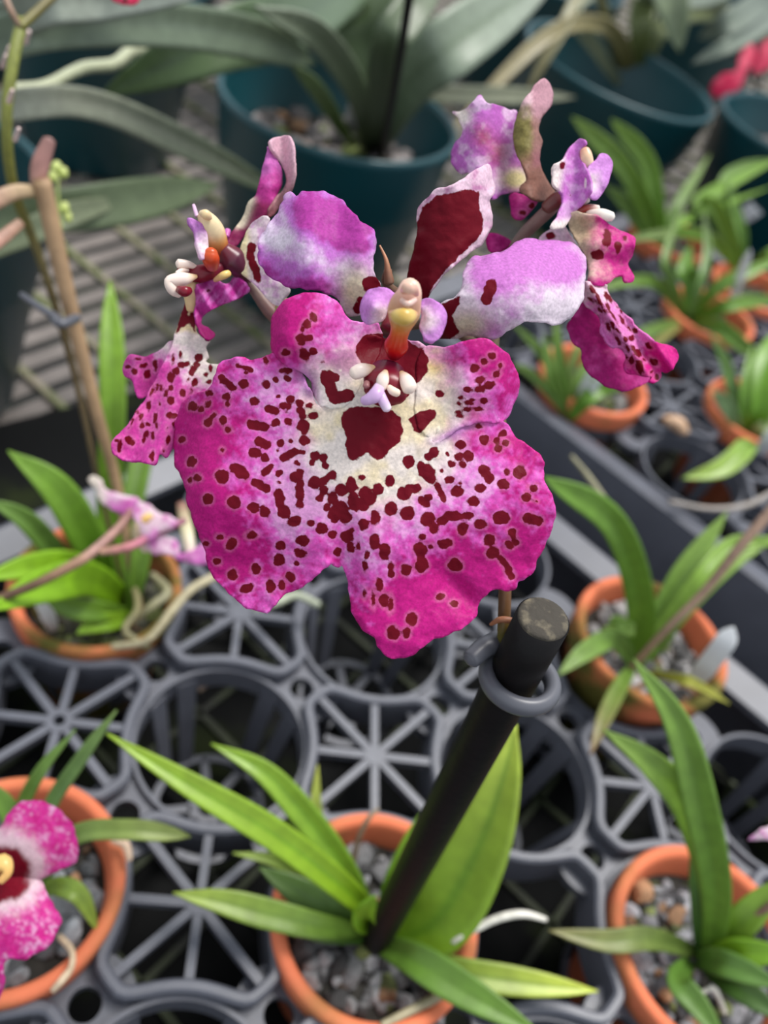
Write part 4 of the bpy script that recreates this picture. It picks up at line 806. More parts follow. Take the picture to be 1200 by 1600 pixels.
petal('lip_side_lobe', Z3([(405, 665), (440, 662), (480, 680), (500, 700), (470, 725), (415, 735), (400, 700)]), lambda X, Y: 0.1200 + 0 * X, mgc, fl3, step=3, ruff=0.5, seed=19)
def p3c(X, Y, dE):
    n = fnoise(X, Y, 14, 109); c = mixc(np.array(L((204, 120, 204))), np.array(L((222, 170, 222))), sstep(.4, .7, n)); w = sstep(886, 872, X + (Y - 270) * 0.12) * (Y < 300) + sstep(335, 350, Y); return mixc(c, np.array(L((240, 226, 224))), np.clip(w, 0, 1))
petal('petal', Z3([(770, 292), (785, 310), (760, 350), (785, 400), (808, 470), (790, 520), (740, 590), (700, 640), (650, 640), (680, 590), (700, 540), (690, 500), (665, 470), (658, 420), (670, 390), (710, 360), (730, 320)]), lambda X, Y: 0.1128 + 0.0015 * np.sin((X - 880) / 12.), p3c, fl3, [(879, 258, 4, 7)], step=3, ruff=0.8, seed=20)
petal('column_wing', Z3([(850, 348), (880, 360), (893, 395), (885, 440), (865, 490), (830, 530), (800, 515), (790, 470), (795, 410), (830, 370)]), lambda X, Y: 0.1140 + 0.001 * (X - 940) / 20, wingcol(918, 285), fl3, step=3, ruff=0.5, seed=21)
k3 = lambda name, pts, label=None: pxloft(name, [(600 + p[0] / 2.5, 100 + p[1] / 2.5, p[3], p[2] / 2.5, p[4], .85) for p in pts], fl3, 'fleshy', 14, True, label)
k3('column', [(785, 340, 20, 0.1138, (236, 180, 150)), (792, 370, 24, 0.1138, (240, 204, 170)), (796, 420, 22, 0.1145, (238, 210, 190)), (770, 500, 20, 0.1150, (190, 110, 110))])
k3('callus_knob', [(800, 588, 18, 0.1150, KW), (850, 590, 24, 0.1140, (248, 238, 226)), (888, 596, 18, 0.1138, (250, 242, 232))])
k3('callus_knob', [(760, 575, 12, 0.1150, (150, 60, 60)), (800, 562, 14, 0.1148, (180, 100, 90)), (836, 562, 10, 0.1146, KW)])
k3('callus_knob', [(770, 545, 12, 0.1150, (120, 30, 50)), (795, 530, 12, 0.1148, (246, 230, 226))])
def l3u(X, Y, dE):
    n = fnoise(X, Y, 14, 111); n2 = fnoise(X, Y, 6, 113)
    t = sstep(905, 960, X + (n - .5) * 40 - (Y - 380) * .1); t = np.maximum(t, sstep(425, 442, Y + (n - .5) * 14))
    c = mixc(np.array(L((232, 214, 190))), np.array(L((204, 40, 140))), np.clip(t * (0.75 + .5 * n2), 0, 1)); b = np.exp(-((X - 905) / 20) ** 2 - ((Y - 360) / 22) ** 2)
    return mixc(c, np.array(L((156, 124, 84))), np.clip(b, 0, .6))
petal('lip_side_lobe', Z3([(715, 600), (740, 580), (790, 590), (850, 600), (900, 640), (960, 665), (985, 690), (975, 740), (955, 785), (975, 830), (970, 855), (940, 850), (930, 825), (900, 840), (860, 865), (820, 865), (795, 850), (795, 780), (770, 720), (730, 650)]),
      lambda X, Y: 0.1150 - 0.002 * np.exp(-((X - 930) / 30) ** 2) + 0.0006 * np.sin(Y / 9.), l3u, fl3, [(933, 398, 10, 8), (948, 372, 7, 14), (965, 385, 6, 10), (975, 372, 4, 4)], step=3, ruff=0.9, seed=22, halo=False)
petal('petal', Z3([(600, 690), (650, 645), (700, 622), (735, 680), (778, 742), (785, 790), (700, 760), (640, 720)]), lambda X, Y: 0.1160 + 0 * X, lambda X, Y, dE: mixc(const((234, 220, 226), X), const((206, 150, 190), X), fnoise(X, Y, 10, 115)), fl3, [(860, 368, 8, 6), (875, 384, 4, 4)], step=3, ruff=0.6, seed=23)
petal('lip', Z8([(140, 590), (180, 540), (200, 470), (280, 380), (370, 440), (450, 540), (480, 640), (530, 720), (640, 790), (700, 870), (700, 950), (760, 1010), (840, 1010), (850, 1060), (760, 1110), (640, 1150), (520, 1130), (420, 1080), (330, 1000), (270, 900), (260, 800), (190, 740), (150, 650)]),
      lambda X, Y: 0.1165 + 0.0022 * ((X - 930) / 60) ** 2, lambda X, Y, dE: mixc(const((168, 24, 112), X), const((196, 66, 146), X), sstep(.45, .8, fnoise(X, Y, 22, 117))), fl3, step=3.2, ruff=0.7, seed=24, label='plain magenta underside of the lip')
E3 = [(860 + x / 5.4545, 400 + y / 5.4545, r / 5.4545, s / 5.4545, a) for x, y, r, s, a in ((360, 290, 22, 50, -35), (410, 370, 18, 75, -22), (490, 345, 20, 55, -32), (490, 430, 14, 50, -20), (350, 380, 12, 30, -50), (385, 395, 10, 40, -50), (430, 460, 10, 40, -40), (540, 520, 10, 70, -30), (590, 450, 8, 60, -35), (610, 540, 14, 56, -32), (660, 610, 9, 50, -35), (720, 635, 22, 28, -30), (495, 605, 18, 42, -25), (530, 590, 16, 44, -30), (580, 640, 14, 50, -35), (575, 715, 16, 56, -35), (640, 710, 18, 30, -30), (690, 700, 22, 30, -35), (655, 780, 17, 36, -25), (700, 785, 20, 30, -35), (745, 825, 34, 36, -30), (840, 765, 20, 34, -55), (880, 900, 26, 42, -50), (760, 945, 34, 64, -15), (690, 885, 22, 46, 15), (910, 1035, 20, 24, -30), (645, 860, 10, 24, -20), (800, 880, 8, 16, -30), (470, 470, 10, 30, -30), (860, 990, 10, 18, 40))]
def l3c(X, Y, dE):
    n = fnoise(X * 1.0 + Y * 0.4, Y, 12, 119); u = (X - 915) * 0.55 + (Y - 445) * 0.83
    t = np.clip(sstep(0, 70, u) * .6 + (n - .5) * .9 + sstep(110, 160, u) * .6, 0, 1)
    return mixc(mixc(np.array(L((242, 206, 222))), np.array(L((224, 120, 196))), sstep(0, .5, t)), np.array(L((208, 30, 136))), sstep(.6, 1, t))
petal('lip', Z8([(290, 230), (330, 220), (400, 225), (460, 240), (500, 310), (560, 400), (650, 520), (740, 620), (850, 700), (950, 750), (1040, 770), (1085, 830), (1090, 880), (1060, 950), (990, 1000), (945, 985), (950, 1020), (900, 1070), (830, 1075), (870, 1030), (800, 1035), (720, 1015), (650, 970), (635, 920), (640, 840), (600, 800), (520, 770), (470, 700), (435, 640), (430, 560), (390, 500), (280, 400), (290, 330)]),
      lambda X, Y: 0.1128 + 0.001 * np.sin((X * 0.83 - Y * 0.55) / 6.) + 0.001 * (Y - 440) / 150, l3c, fl3, E3, step=2.8, ruff=0.9, seed=25, label='pale spotted face of the lip')

# ------------------------------------------------------------------ stake and clip
st = thing('plant_stake', 'thick black stake with a cut rough top rising from the bottom centre pot', 'stake', loc=tuple(P(578, 1490, -0.03)))
sb = P(578, 1488, -0.012); stp = P(848, 968, 0.1290)
dirn = (stp - sb).normalized()
keep(link('stake_shaft', loft([(sb - dirn * 0.012, 0.0034, (20, 18, 18)), (sb + (stp - sb) * 0.3, 0.0035, (22, 18, 20)), (sb + (stp - sb) * 0.7, 0.0036, (20, 16, 18)), (stp, 0.0036, (20, 16, 18))], 32), None, M['black']), st)
keep(link('stake_tip', loft([(stp - dirn * 0.0003, 0.00345, (50, 44, 40)), (stp + dirn * 0.0004, 0.0033, (50, 44, 40)), (stp + dirn * 0.0007, 0.0024, (50, 44, 40)), (stp + dirn * 0.0008, 0.0006, (50, 44, 40))], 32), None, M['stub']), st)['label'] = 'rough grey cut end'
ring_c = sb + (stp - sb) * 0.79
def ringmesh(c, ax, R, r, n=48, m=14):
    u = ax.orthogonal().normalized(); w = ax.cross(u); V, Fc = [], []
    for i in range(n):
        a = 2 * math.pi * i / n; d = u * math.cos(a) + w * math.sin(a)
        for k in range(m):
            b = 2 * math.pi * k / m; V.append(c + d * (R + r * math.cos(b)) + ax * (r * 1.3 * math.sin(b)))
    for i in range(n):
        for k in range(m): Fc.append((i * m + k, ((i + 1) % n) * m + k, ((i + 1) % n) * m + (k + 1) % m, i * m + (k + 1) % m))
    return mesh(V, Fc)
cl = thing('stake_clip', 'grey ring clip with a side peg holding the flower stem to the black stake', 'clip', loc=tuple(ring_c))
keep(link('clip_ring', ringmesh(D(812, 1062, 0.1165), (dirn + Vector((0, 0.15, 0))).normalized(), 0.0048, 0.00115), None, M['clip']), cl)
o = pxloft('clip_peg', [(790, 1000, 0.1180, 17, (66, 66, 72)), (760, 1010, 0.1160, 17, (66, 66, 72)), (738, 1028, 0.1145, 16, (66, 66, 72))], None, 'clip'); keep(o, cl)
o = pxloft('clip_peg', [(776, 995, 0.1190, 13, (66, 66, 72)), (772, 1035, 0.1180, 13, (66, 66, 72)), (785, 1065, 0.1170, 12, (66, 66, 72))], None, 'clip'); keep(o, cl)

# ------------------------------------------------------------------ other small orchids
def plant(key, label, leaves, name='strap_leaf_plant', z=-0.004, group=None):
    c = pots[key]; t = thing(name, label, 'plant', group or 'small orchid plants in terracotta pots', loc=(c.x, c.y, z))
    for l in leaves:
        pts, w, col, tip = l[:4]; kw = l[4] if len(l) > 4 else {}
        keep(leaf(None, pts, w, col, tip, **kw), t)
    return t
p1 = plant('P1', 'bright green orchid plant in the left pot with upright strap leaves', [
    ([(180, 930, -0.004), (172, 800, 0.016), (176, 620, 0.050), (172, 438, 0.070)], 40, (92, 138, 44), (120, 160, 60), {'prof': 'strap', 'fold': .12}),
    ([(190, 930, -0.004), (205, 800, 0.014), (225, 700, 0.024), (250, 600, 0.034)], 34, (84, 122, 46), (104, 140, 60)),
    ([(170, 920, -0.004), (140, 850, 0.018), (90, 765, 0.036), (12, 704, 0.044)], 54, (90, 138, 40), (118, 160, 66), {'fold': .12}),
    ([(150, 920, -0.004), (90, 865, 0.016), (40, 812, 0.03), (-20, 780, 0.036)], 34, (84, 122, 60), (100, 136, 70)),
    ([(180, 925, -0.002), (120, 885, 0.024), (50, 885, 0.034), (-30, 905, 0.038)], 44, (116, 166, 30), (132, 180, 50), {'fold': .1}),
    ([(200, 940, -0.004), (140, 905, 0.022), (70, 915, 0.034), (-20, 955, 0.040)], 60, (112, 162, 30), (126, 176, 40), {'fold': .1}),
    ([(205, 960, -0.004), (160, 955, 0.008), (110, 950, 0.014), (70, 935, 0.018)], 34, (90, 130, 46), (104, 140, 60)),
    ([(200, 960, -0.004), (215, 900, 0.01), (222, 840, 0.02), (218, 790, 0.026)], 30, (92, 132, 50), (104, 140, 60)),
    ([(210, 960, -0.004), (180, 970, 0.003), (150, 975, 0.006), (120, 990, 0.008)], 30, (108, 150, 40), (120, 160, 56)),
])
plant('P3', 'orchid plant in the lower left pot with thin upright leaves', [
    ([(50, 1400, -0.004), (30, 1290, 0.012), (60, 1210, 0.026), (118, 1140, 0.034)], 20, (96, 140, 62), (104, 138, 76)),
    ([(60, 1400, -0.004), (70, 1280, 0.014), (130, 1180, 0.028), (182, 1110, 0.036)], 22, (84, 124, 72), (110, 140, 88)),
    ([(60, 1400, -0.004), (20, 1280, 0.014), (-20, 1220, 0.02)], 30, (92, 140, 60), (104, 138, 66)),
    ([(50, 1400, -0.004), (110, 1310, 0.020), (200, 1296, 0.026), (298, 1307, 0.024)], 30, (104, 138, 74), (150, 168, 104), {'prof': 'strap'}),
    ([(60, 1395, -0.003), (90, 1385, 0.010), (125, 1400, 0.012), (154, 1458, 0.002)], 30, (106, 140, 60), (140, 164, 76)),
])
plant('P4', 'orchid plant with an arching leaf in the pot with the white tag', [
    ([(990, 1050, 0.006), (1002, 950, 0.030), (960, 820, 0.058), (850, 745, 0.066)], 44, (90, 134, 44), (104, 146, 66), {'prof': 'strap', 'fold': .12}),
    ([(1000, 1040, 0.006), (1040, 950, 0.022), (1080, 880, 0.034), (1136, 800, 0.046)], 40, (96, 136, 60), (122, 156, 84)),
    ([(1010, 1030, 0.006), (1060, 950, 0.024), (1130, 880, 0.036), (1215, 835, 0.044)], 44, (100, 140, 64), (130, 164, 84)),
    ([(1000, 1020, 0.008), (1090, 910, 0.034), (1150, 850, 0.040), (1230, 850, 0.044)], 30, (110, 150, 60), (130, 168, 84)),
    ([(995, 1045, 0.008), (960, 1000, 0.018), (915, 1018, 0.022), (872, 1055, 0.020)], 32, (96, 134, 70), (120, 150, 88)),
    ([(990, 1040, 0.008), (970, 1070, 0.020), (945, 1120, 0.024), (922, 1180, 0.022)], 26, (98, 138, 64), (126, 100, 84)),
    ([(995, 1040, 0.008), (960, 975, 0.020), (985, 985, 0.022), (940, 980, 0.018)], 22, (104, 144, 70), (120, 152, 80)),
    ([(1010, 1050, 0.006), (1060, 1060, 0.02), (1090, 1070, 0.022), (1140, 1100, 0.018)], 16, (150, 160, 70), (170, 176, 90)),
])
plant('P5', 'orchid plant in the lower right pot with two long leaves reaching up', [
    ([(1108, 1500, -0.002), (1118, 1400, 0.020), (1080, 1270, 0.040), (1020, 1195, 0.050), (942, 1140, 0.052)], 52, (104, 148, 54), (126, 160, 84), {'fold': .16}),
    ([(1110, 1500, -0.002), (1120, 1400, 0.022), (1095, 1260, 0.046), (1058, 1130, 0.062), (990, 1030, 0.068)], 52, (98, 142, 58), (116, 152, 80), {'fold': .16}),
    ([(1110, 1500, -0.002), (1160, 1440, 0.016), (1230, 1370, 0.028)], 46, (110, 150, 54), (120, 158, 64)),
    ([(1095, 1490, -0.004), (1020, 1467, 0.010), (950, 1470, 0.012), (858, 1454, 0.012)], 36, (96, 124, 68), (130, 130, 96)),
    ([(1085, 1500, -0.002), (1130, 1505, 0.012), (1230, 1545, 0.018)], 40, (78, 116, 54), (84, 124, 60)),
    ([(1080, 1500, -0.002), (1060, 1530, 0.008), (1090, 1570, 0.010), (1140, 1640, 0.010)], 38, (84, 124, 58), (94, 132, 64)),
    ([(1100, 1500, -0.002), (1150, 1490, 0.012), (1240, 1490, 0.020)], 44, (104, 150, 34), (104, 150, 40)),
    ([(1092, 1490, -0.002), (1092, 1420, 0.012), (1090, 1350, 0.022), (1092, 1290, 0.028)], 26, (62, 100, 50), (80, 118, 60)),
    ([(1100, 1510, -0.004), (1150, 1540, 0.006), (1240, 1600, 0.010)], 40, (58, 92, 44), (70, 104, 54)),
])
plant('P6', 'thin leaved orchid plant in the pot under the right magenta flower', [
    ([(885, 650, -0.002), (872, 600, 0.012), (845, 550, 0.022), (800, 505, 0.03)], 16, (92, 128, 60), (110, 144, 76)),
    ([(885, 650, -0.002), (880, 600, 0.012), (872, 545, 0.024), (868, 490, 0.034)], 18, (88, 128, 56), (110, 144, 70)),
    ([(890, 650, -0.002), (900, 600, 0.012), (925, 560, 0.02), (960, 540, 0.026)], 14, (92, 128, 60), (110, 144, 76)),
    ([(890, 655, -0.002), (915, 625, 0.010), (940, 608, 0.014), (968, 610, 0.016)], 26, (88, 134, 44), (104, 146, 60)),
    ([(885, 650, -0.002), (855, 610, 0.012), (825, 580, 0.02), (800, 570, 0.022)], 14, (86, 120, 60), (100, 130, 70)),
    ([(888, 650, -0.002), (890, 590, 0.014), (905, 540, 0.026), (930, 500, 0.032)], 12, (110, 140, 80), (130, 156, 96)),
    ([(882, 650, -0.002), (862, 600, 0.014), (856, 560, 0.022), (850, 520, 0.028)], 14, (90, 128, 56), (104, 140, 70))])
plant('P7', 'broad leaved orchid plant at the right edge beyond the tray rail', [
    ([(1165, 690, -0.002), (1150, 630, 0.012), (1135, 570, 0.022), (1110, 520, 0.03)], 18, (90, 130, 74), (110, 150, 90)),
    ([(1170, 690, -0.002), (1185, 640, 0.016), (1200, 560, 0.03), (1235, 500, 0.036)], 46, (92, 142, 34), (104, 150, 50)),
    ([(1165, 690, -0.002), (1168, 695, 0.020), (1130, 730, 0.018), (1066, 748, 0.012)], 34, (112, 152, 64), (150, 180, 96)),
    ([(1160, 690, -0.002), (1145, 650, 0.010), (1130, 625, 0.014), (1112, 612, 0.016)], 20, (100, 134, 100), (120, 150, 116)),
    ([(1168, 690, -0.002), (1165, 640, 0.014), (1168, 590, 0.024), (1175, 540, 0.03)], 20, (88, 134, 44), (104, 146, 60)),
    ([(1170, 690, -0.002), (1190, 670, 0.010), (1230, 660, 0.012)], 22, (120, 140, 100), (130, 150, 110))])
plant('P8', 'grassy orchid plant whose leaves cross over several pots', [
    ([(1075, 500, 0), (1050, 440, 0.02), (1040, 400, 0.03), (1062, 330, 0.04)], 14, (92, 132, 66), (122, 150, 96)),
    ([(1075, 500, 0), (1095, 440, 0.02), (1105, 390, 0.03), (1100, 330, 0.04)], 14, (92, 132, 76), (122, 150, 104)),
    ([(1070, 500, 0), (1010, 520, 0.02), (960, 560, 0.022), (920, 600, 0.018)], 22, (96, 130, 72), (110, 140, 84)),
    ([(1070, 500, 0), (1030, 445, 0.016), (980, 440, 0.024), (930, 455, 0.026)], 18, (96, 138, 64), (120, 150, 90)),
    ([(1080, 500, 0), (1120, 510, 0.02), (1160, 540, 0.024), (1215, 580, 0.022)], 24, (96, 140, 60), (116, 152, 80)),
    ([(1080, 500, 0), (1130, 480, 0.02), (1180, 470, 0.024), (1230, 470, 0.026)], 22, (92, 136, 52), (116, 152, 80)),
    ([(1080, 495, 0), (1120, 450, 0.02), (1170, 425, 0.03), (1230, 400, 0.036)], 22, (96, 140, 56), (116, 152, 80)),
    ([(1078, 500, 0), (1080, 440, 0.016), (1070, 420, 0.02), (1080, 380, 0.024)], 30, (84, 132, 44), (100, 140, 60)),
    ([(1075, 500, 0), (1020, 540, 0.014), (990, 570, 0.016), (960, 600, 0.016)], 14, (130, 134, 88), (140, 140, 100))])
plant('P9', 'fan shaped orchid plant in front of the tilted teal pot', [
    ([(1030, 400, 0), (1010, 330, 0.022), (970, 255, 0.044), (893, 182, 0.056)], 28, (92, 136, 50), (120, 152, 80), {'prof': 'strap'}),
    ([(1032, 400, 0), (1025, 320, 0.024), (1010, 250, 0.042), (955, 186, 0.054)], 26, (92, 138, 48), (116, 150, 72), {'prof': 'strap'}),
    ([(1025, 400, 0), (1000, 350, 0.012), (975, 315, 0.02), (945, 290, 0.024)], 22, (92, 128, 64), (104, 136, 76)),
    ([(1035, 400, 0), (1050, 340, 0.018), (1072, 300, 0.028), (1110, 240, 0.036)], 18, (92, 130, 72), (124, 150, 100)),
    ([(1035, 400, 0), (1050, 350, 0.014), (1060, 320, 0.02), (1075, 280, 0.026)], 20, (84, 124, 56), (110, 144, 84)),
    ([(1030, 400, 0), (1028, 350, 0.014), (1022, 320, 0.02), (1016, 290, 0.026)], 30, (86, 134, 44), (100, 140, 56))])
plant('P10', 'orchid plant with leaves stretching to the right picture edge', [
    ([(1160, 430, 0), (1110, 375, 0.024), (1060, 350, 0.03), (1210, 290, 0.04)], 16, (100, 146, 50), (116, 156, 66)),
    ([(1165, 430, 0), (1120, 330, 0.036), (1100, 310, 0.04), (1230, 240, 0.05)], 26, (100, 142, 58), (116, 156, 66)),
    ([(1160, 430, 0), (1160, 370, 0.020), (1150, 330, 0.028), (1140, 270, 0.036)], 16, (96, 140, 66), (110, 150, 80)),
    ([(1160, 430, 0), (1110, 370, 0.020), (1040, 365, 0.026), (960, 380, 0.024)], 16, (110, 140, 90), (124, 150, 100)),
    ([(1165, 430, 0), (1200, 400, 0.02), (1240, 380, 0.026)], 20, (96, 140, 50), (110, 150, 66)),
    ([(1165, 430, 0), (1130, 300, 0.04), (1160, 262, 0.046), (1230, 250, 0.048)], 18, (100, 136, 72), (110, 144, 84))])

# ------------------------------------------------------------------ large leaved orchids in the teal pots
def bigplant(label, base, leaves, group=None, root=None):
    c = root or P(*base); t = thing('broad_leaf_plant', label, 'plant', group or 'broad leaved orchids in the teal pots', loc=tuple(c))
    for l in leaves:
        pts, w, col, tip = l[:4]
        if root: pts = [root + Vector((0.004 * len(pts), 0, 0))] + pts
        kw = dict(prof='ov', fold=0.10, thick=0.0015); kw.update(l[4] if len(l) > 4 else {})
        keep(leaf(None, pts, w, col, tip, **kw), t)
    return t
GG = (104, 122, 104); GD = (66, 86, 54); GL = (150, 164, 146)
bigplant('dark green orchid plant with a broad upright leaf in the top centre teal pot', (570, 240, 0.02), [
    ([(580, 245, 0.01), (592, 170, 0.045), (580, 80, 0.07), (560, -20, 0.09), (540, -160, 0.10)], 122, (66, 88, 50), (84, 100, 70)),
    ([(560, 240, 0.02), (530, 195, 0.045), (495, 140, 0.075), (455, 100, 0.09)], 24, (88, 112, 58), (100, 120, 80)),
    ([(585, 240, 0.02), (640, 130, 0.075), (720, 60, 0.10), (880, -50, 0.12)], 92, (112, 132, 104), (160, 172, 158)),
    ([(575, 240, 0.02), (560, 150, 0.07), (500, 60, 0.10), (400, 10, 0.12)], 44, (88, 104, 74), (140, 152, 130)),
    ([(590, 235, 0.02), (640, 150, 0.055), (720, 148, 0.062), (900, 152, 0.05)], 26, (150, 154, 128), (140, 146, 124), {'prof': 'strap'}),
    ([(590, 240, 0.02), (600, 100, 0.10), (640, 20, 0.12), (700, -60, 0.13)], 60, (78, 98, 66), (120, 132, 110))])
bigplant('grey green orchid plant at the upper left with long arching leaves', (-80, 200, 0.04), [
    ([(-120, 150, 0.06), (0, 60, 0.11), (230, 38, 0.118), (400, 62, 0.105), (494, 100, 0.09)], 62, (128, 144, 126), (92, 108, 80), {'prof': 'strap'}),
    ([(-100, 190, 0.06), (20, 165, 0.095), (150, 165, 0.09), (300, 230, 0.07), (450, 310, 0.04)], 44, (176, 180, 164), (70, 88, 56), {'prof': 'strap'}),
    ([(-100, 330, 0.05), (0, 340, 0.06), (180, 318, 0.062), (342, 288, 0.055)], 66, (112, 128, 96), (96, 112, 80), {'prof': 'strap'}),
    ([(-80, 400, 0.05), (20, 372, 0.06), (110, 335, 0.064), (200, 310, 0.06)], 40, (118, 130, 100), (130, 140, 110)),
    ([(-100, 120, 0.06), (40, 20, 0.12), (160, 0, 0.125), (330, -10, 0.13)], 60, (150, 160, 146), (150, 160, 150))], root=Vector((-0.225, 0.25, 0.02)))
bigplant('grey green orchid plant leaning over the back left teal pot', (560, -80, 0.10), [
    ([(600, -80, 0.08), (480, 20, 0.10), (330, 70, 0.10), (155, 150, 0.075)], 92, (92, 112, 90), (88, 112, 66)),
    ([(620, -60, 0.08), (520, 10, 0.09), (420, 40, 0.09), (330, 60, 0.08)], 60, (110, 126, 106), (120, 134, 112))], root=Vector((-0.17, 0.66, 0.03)))
bigplant('orchid plant with bent yellowing leaves in the tilted teal pot', (970, 150, 0.01), [
    ([(985, 155, 0.01), (975, 80, 0.05), (935, 38, 0.075), (850, 60, 0.07), (690, 220, 0.02)], 24, (116, 112, 60), (170, 160, 126), {'prof': 'strap'}),
    ([(985, 155, 0.01), (1000, 60, 0.06), (1010, 0, 0.08), (1060, -60, 0.10)], 40, (96, 108, 56), (110, 124, 90)),
    ([(990, 150, 0.01), (1030, 50, 0.065), (1110, 18, 0.075), (1205, 62, 0.065)], 28, (130, 142, 96), (158, 172, 136), {'prof': 'strap'}),
    ([(985, 150, 0.01), (1020, -20, 0.09), (1050, 0, 0.095), (1062, 82, 0.07)], 48, (120, 134, 104), (128, 144, 112)),
    ([(985, 155, 0.01), (940, 90, 0.045), (900, 10, 0.075), (1000, -40, 0.09)], 22, (130, 140, 110), (140, 150, 130)),
    ([(975, 150, 0.01), (930, -20, 0.09), (870, 60, 0.07), (820, 150, 0.04)], 20, (140, 140, 100), (130, 124, 90))])
bigplant('pale leaved orchid plant in the top right corner', (1300, 60, 0.05), [
    ([(1300, 60, 0.05), (1220, 0, 0.09), (1150, 30, 0.09), (1090, 60, 0.07)], 40, (110, 124, 110), (130, 142, 128)),
    ([(1300, 60, 0.05), (1180, -30, 0.10), (1120, -20, 0.10), (1060, 10, 0.09)], 50, (96, 112, 96), (130, 142, 128)),
    ([(1300, 60, 0.05), (1240, 20, 0.08), (1160, 60, 0.08), (1080, 100, 0.06)], 26, (120, 134, 120), (130, 142, 128))])

# ------------------------------------------------------------------ smaller things
# black stake of the top centre pot and the one at the right edge
for lab, pts in (('thin black stake standing in the top centre teal pot', [(596, 245, 0.02, 6, (20, 20, 20)), (618, 130, 0.10, 6.5, (20, 20, 20)), (642, -20, 0.145, 7.5, (20, 20, 20))]),
                 ('thin black stake leaning behind the red flowers at the right edge', [(1105, 260, -0.02, 4, (30, 24, 24)), (1150, 160, 0.02, 5, (30, 24, 24)), (1215, 20, 0.06, 6, (30, 24, 24))]),
                 ('second thin black stake at the right edge below the red flowers', [(1125, 250, -0.01, 3, (50, 44, 40)), (1165, 170, 0.01, 3, (50, 44, 40)), (1210, 90, 0.04, 3, (50, 44, 40))])):
    o = zloft('plant_stake', pts, None, 'black', label=lab); o['category'] = 'stake'; o['group'] = 'thin black stakes in the back'
# bamboo stake
bs = thing('bamboo_stake', 'tan bamboo stake leaning left out of the left mossy pot', 'stake', loc=tuple(P(215, 960, -0.006)))
keep(zloft('bamboo_shaft', [(222, 985, -0.01, 6.5, (150, 124, 92)), (185, 770, 0.030, 8, (156, 130, 96)), (150, 640, 0.055, 9.5, (160, 132, 100)), (110, 480, 0.080, 12, (164, 132, 96)), (68, 295, 0.105, 14, (170, 134, 100))], None, 'bamboo', 14), bs)
o = thing('dried_flower_stub', 'dusty brown dried bract standing on top of the bamboo stake', 'dried bract', loc=tuple(P(66, 290, 0.105)))
keep(zloft('dried_leaf', [(60, 300, 0.104, 10, (170, 136, 120), .5), (62, 262, 0.109, 14, (160, 116, 108), .4), (76, 222, 0.114, 10, (150, 110, 104), .4)], None), o)
keep(zloft('dried_leaf', [(62, 300, 0.104, 8, (170, 146, 110), .5), (25, 300, 0.105, 12, (176, 150, 120), .4), (-20, 320, 0.105, 14, (170, 130, 116), .4)], None), o)
keep(zloft('dried_leaf', [(30, 350, 0.100, 8, (150, 116, 96), .5), (0, 375, 0.099, 10, (160, 120, 104), .4), (-30, 395, 0.098, 10, (160, 120, 110), .4)], None), o)
cp = thing('stake_clip', 'grey clip tying the green spike to the bamboo stake', 'clip', loc=tuple(P(110, 495, 0.078)))
keep(zloft('clip_ring', [(84, 498, 0.080, 7, (66, 66, 76)), (96, 506, 0.083, 8, (62, 62, 70)), (118, 498, 0.080, 8, (62, 62, 70))], None, 'clip'), cp)
keep(zloft('clip_peg', [(92, 498, 0.081, 6, (84, 84, 100)), (65, 482, 0.081, 6, (84, 84, 100)), (36, 462, 0.080, 5, (84, 84, 100))], None, 'clip'), cp)
# old green flower spike along the bamboo stake
spk = thing('flower_spike', 'thin yellow green old flower spike running up beside the bamboo stake', 'flower spike', loc=tuple(P(200, 960, -0.005)))
keep(zloft('spike_stem', [(205, 970, -0.008, 3, (84, 70, 40)), (160, 780, 0.028, 4, (84, 70, 40)), (120, 600, 0.056, 5, (84, 68, 40)), (84, 470, 0.078, 6, (88, 74, 40)), (50, 370, 0.092, 7, (96, 88, 40)), (20, 290, 0.104, 8, (108, 106, 44)), (10, 190, 0.118, 8.5, (116, 120, 50)), (20, 100, 0.128, 9, (120, 126, 56)), (34, 36, 0.134, 9, (124, 130, 60))], None), spk)
keep(zloft('spike_branch', [(34, 40, 0.134, 7, (110, 106, 50)), (60, 16, 0.136, 7, (104, 96, 50)), (88, -10, 0.138, 6, (110, 100, 60))], None), spk)
keep(zloft('spike_branch', [(30, 40, 0.134, 5, (120, 100, 80)), (14, 10, 0.137, 5, (150, 120, 100)), (4, -20, 0.139, 5, (160, 130, 110))], None), spk)
for x, y in ((12, 82), (6, 96), (42, 58), (16, 150), (26, 210)):
    keep(zloft('bract', [(x - 2, y + 8, 0.125, 4, (214, 186, 180)), (x + 3, y - 8, 0.128, 3, (226, 200, 196))], None), spk)
bud = thing('bud_spray', 'tiny spray of yellow green buds right of the bamboo stake top', 'buds', loc=tuple(P(98, 400, 0.08)))
keep(zloft('spray_stem', [(100, 400, 0.080, 2.5, (150, 160, 90)), (92, 340, 0.088, 2.5, (150, 164, 90)), (90, 280, 0.096, 2.5, (160, 170, 100))], None), bud)
for x, y, r in ((88, 262, 9), (98, 270, 8), (82, 276, 7), (78, 300, 6), (100, 325, 8), (106, 340, 6), (92, 352, 5), (96, 380, 5)):
    keep(zloft('bud', [(x, y + 3, 0.094 - (y - 262) * 0.00012, r, (170, 184, 96)), (x + 1, y - 5, 0.095 - (y - 262) * 0.00012, r * .8, (190, 200, 120))], None), bud)
